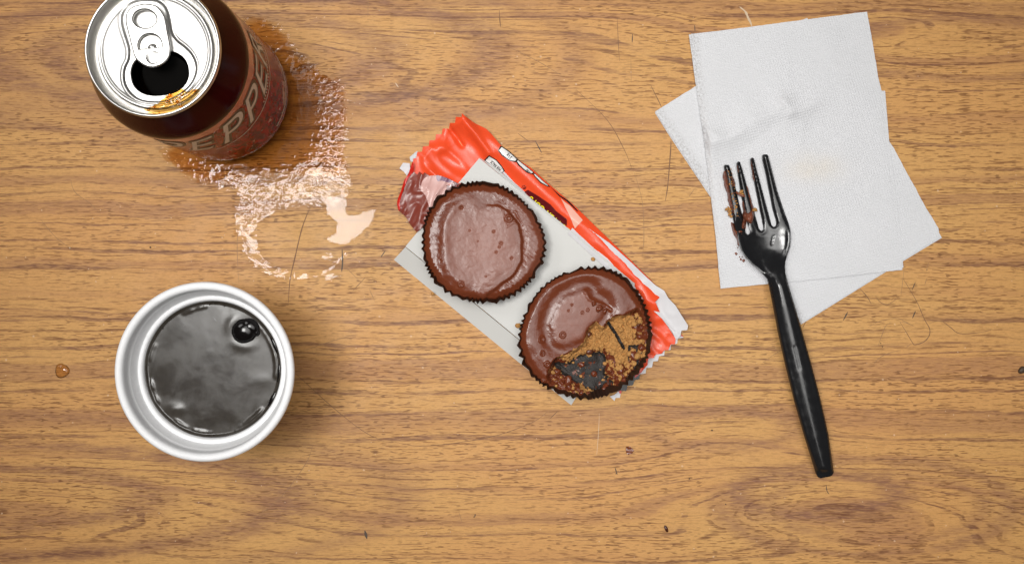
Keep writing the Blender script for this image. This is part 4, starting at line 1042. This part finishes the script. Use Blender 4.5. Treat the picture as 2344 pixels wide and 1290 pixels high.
for pts, w, m in (
    ([zG(630, 155), zG(700, 270), (2100, 693), (2116, 730), zG(893, 650), zG(890, 720), zG(840, 780), zG(750, 810), zG(720, 780), zG(660, 680), zG(600, 585)], 2.4, SCR),
    ([zG(600, 585), zG(680, 600), zG(760, 640)], 1.6, SCL), ([zG(290, 640), zG(400, 580), zG(560, 550), zG(640, 575), zG(700, 610)], 1.6, SCL),
    ([zG(385, 830), zG(420, 730), zG(460, 630), zG(510, 595)], 1.6, SCL), ([zG(885, 600), zG(1000, 575), zG(1100, 640), zG(1190, 700), zG(1380, 690), zG(1500, 665)], 2.0, SCR),
    ([zG(205, 255), zG(280, 340), zG(320, 410)], 2.2, SCR), ([zG(370, 350), zG(420, 400), zG(490, 412), zG(580, 350)], 1.8, SCR),
    ([zG(345, 1000), zG(400, 940), zG(500, 890), zG(610, 865)], 1.8, SCL), ([zG(1165, 535), zG(1260, 580), zG(1400, 600)], 1.6, SCL), ([zG(660, 840), zG(715, 800)], 1.4, SCL),
    ([zG(45, 570), zG(90, 485)], 3.6, DARKB), ([zG(725, 550), zG(755, 480)], 4.0, DARKB), ([zG(720, 275), zG(755, 195)], 2.6, DARKB), ([zG(845, 225), zG(870, 150)], 1.6, SCL), ([(2120, 620), (2126, 600)], 1.5, SCL),
    ([(1536, 320), (1535, 345), (1529, 420), (1523, 460)], 3.2, SCR), ([(1577, 450), (1588, 435)], 1.6, SCL), ([(1550, 476), (1566, 464)], 1.6, SCL),
    ([(1318, 205), (1390, 275), (1430, 345), (1447, 388)], 1.6, SCR), ([(1450, 390), (1470, 460), (1474, 540), (1470, 590)], 1.5, SCL), ([(1165, 108), (1230, 140), (1286, 173)], 1.6, SCL),
    ([(1143, 24), (1144, 45), (1146, 62)], 2.6, SCR), ([(1413, 40), (1415, 90), (1418, 140)], 1.5, SCR), ([(1448, 78), (1447, 98)], 3.0, DARKB), ([(1185, 305), (1212, 325)], 1.8, SCR), ([(1225, 322), (1240, 350)], 3.0, DARKB),
    ([(900, 250), (935, 268), (980, 296)], 1.5, SCL), ([(1038, 215), (1075, 195)], 1.6, SCL), ([(1490, 196), (1508, 232), (1514, 245)], 2.2, SCR), ([(843, 0), (842, 40)], 1.4, SCL), ([(1444, 130), (1445, 190)], 1.3, SCL),
    ([(712, 470), (692, 520), (675, 590), (664, 640), (660, 692)], 3.0, SCR), ([(783, 570), (784, 600), (782, 622)], 4.5, DARKB), ([(790, 610), (820, 640)], 1.4, SCL), ([(836, 635), (808, 665)], 1.6, SCR), ([(548, 470), (543, 560), (546, 640)], 1.5, SCL),
    ([(881, 575), (872, 588)], 3.0, DARKB), ([(162, 413), (172, 440), (205, 465), (230, 490)], 1.6, SCL), ([(93, 502), (130, 545), (172, 575)], 1.6, SCL), ([(845, 660), (858, 690)], 1.4, SCL),
    ([(700, 800), (760, 780), (815, 765)], 1.6, SCL), ([(672, 850), (760, 930), (830, 985), (880, 1010)], 1.7, SCR), ([(900, 1010), (960, 1020), (1050, 1012), (1140, 995), (1220, 965), (1255, 940)], 1.7, SCR), ([(1258, 958), (1277, 940)], 2.4, SCR),
    ([(1050, 1170), (1058, 1195)], 1.4, SCL), ([(1408, 1070), (1413, 1085)], 3.0, DARKB), ([(835, 1213), (840, 1232)], 7.0, DARKB), ([(1891, 1108), (1893, 1122), (1898, 1130)], 2.4, DARKB), ([(1088, 1175), (1087, 1181)], 4, DARKB),
    ([(560, 1200), (640, 1140), (700, 1060), (715, 1020)], 1.6, SCL), ([(1830, 790), (1790, 800), (1745, 830)], 1.5, SCL), ([(1845, 735), (1838, 748)], 2.4, SCR), ([(2070, 612), (2062, 680)], 1.2, SCL),
    ([(1250, 415), (1300, 450)], 1.2, SCL), ([(1590, 58), (1591, 72)], 3.2, DARKB)):
    ribbon('scratch', pts, w * .8, m)
for pts, w in (([(1693, 16), (1706, 27), (1712, 40), (1718, 52), (1721, 60)], 5.0), ([(1372, 945), (1370, 990), (1366, 1040)], 1.1), ([(905, 190), (912, 200)], 2.5)):
    ribbon('scuff', pts, w, PALE)
for i, (x, y, s) in enumerate(((344, 566, 3.0), (332, 573, 1.6), (1630, 984, 2.6), (2050, 935, 2.2), (320, 420, 1.4), (1085, 1182, 2.4), (1578, 1095, 2.2), (1661, 1153, 2.2), (1410, 1083, 2.0), (2122, 617, 1.8), (2016, 785, 2.2), (2020, 793, 2.2), (208, 1153, 1.4), (780, 1172, 1.6), (955, 1185, 1.4))):
    chunk('speck', P(x, y, .0002), s / 4.556 * MM * .7, DARKB, table, 700 + i, 1, .4, .4)
for i, (x, y, s) in enumerate(((868, 24, 2.2), (160, 567, 2.4), (514, 538, 1.8), (356, 565, 1.6), (540, 1100, 2.4), (722, 1131, 1.6), (336, 1173, 1.6), (510, 570, 2.0), (1031, 1216, 2.2), (1090, 848, 2.0), (894, 603, 1.8), (1520, 852, 1.8), (688, 594, 2.2), (668, 270, 2))):
    chunk('speck', P(x, y, .0001), s / 4.556 * MM * .7, PALE, table, 730 + i, 1, .4, .3)
bit = chunk('dark_crumb', P(2341, 846, .0006), .0019, DARKB, None, 91, 2, .3, .6); tag(bit, 'round black crumb cut by the right edge of the picture', 'crumb')
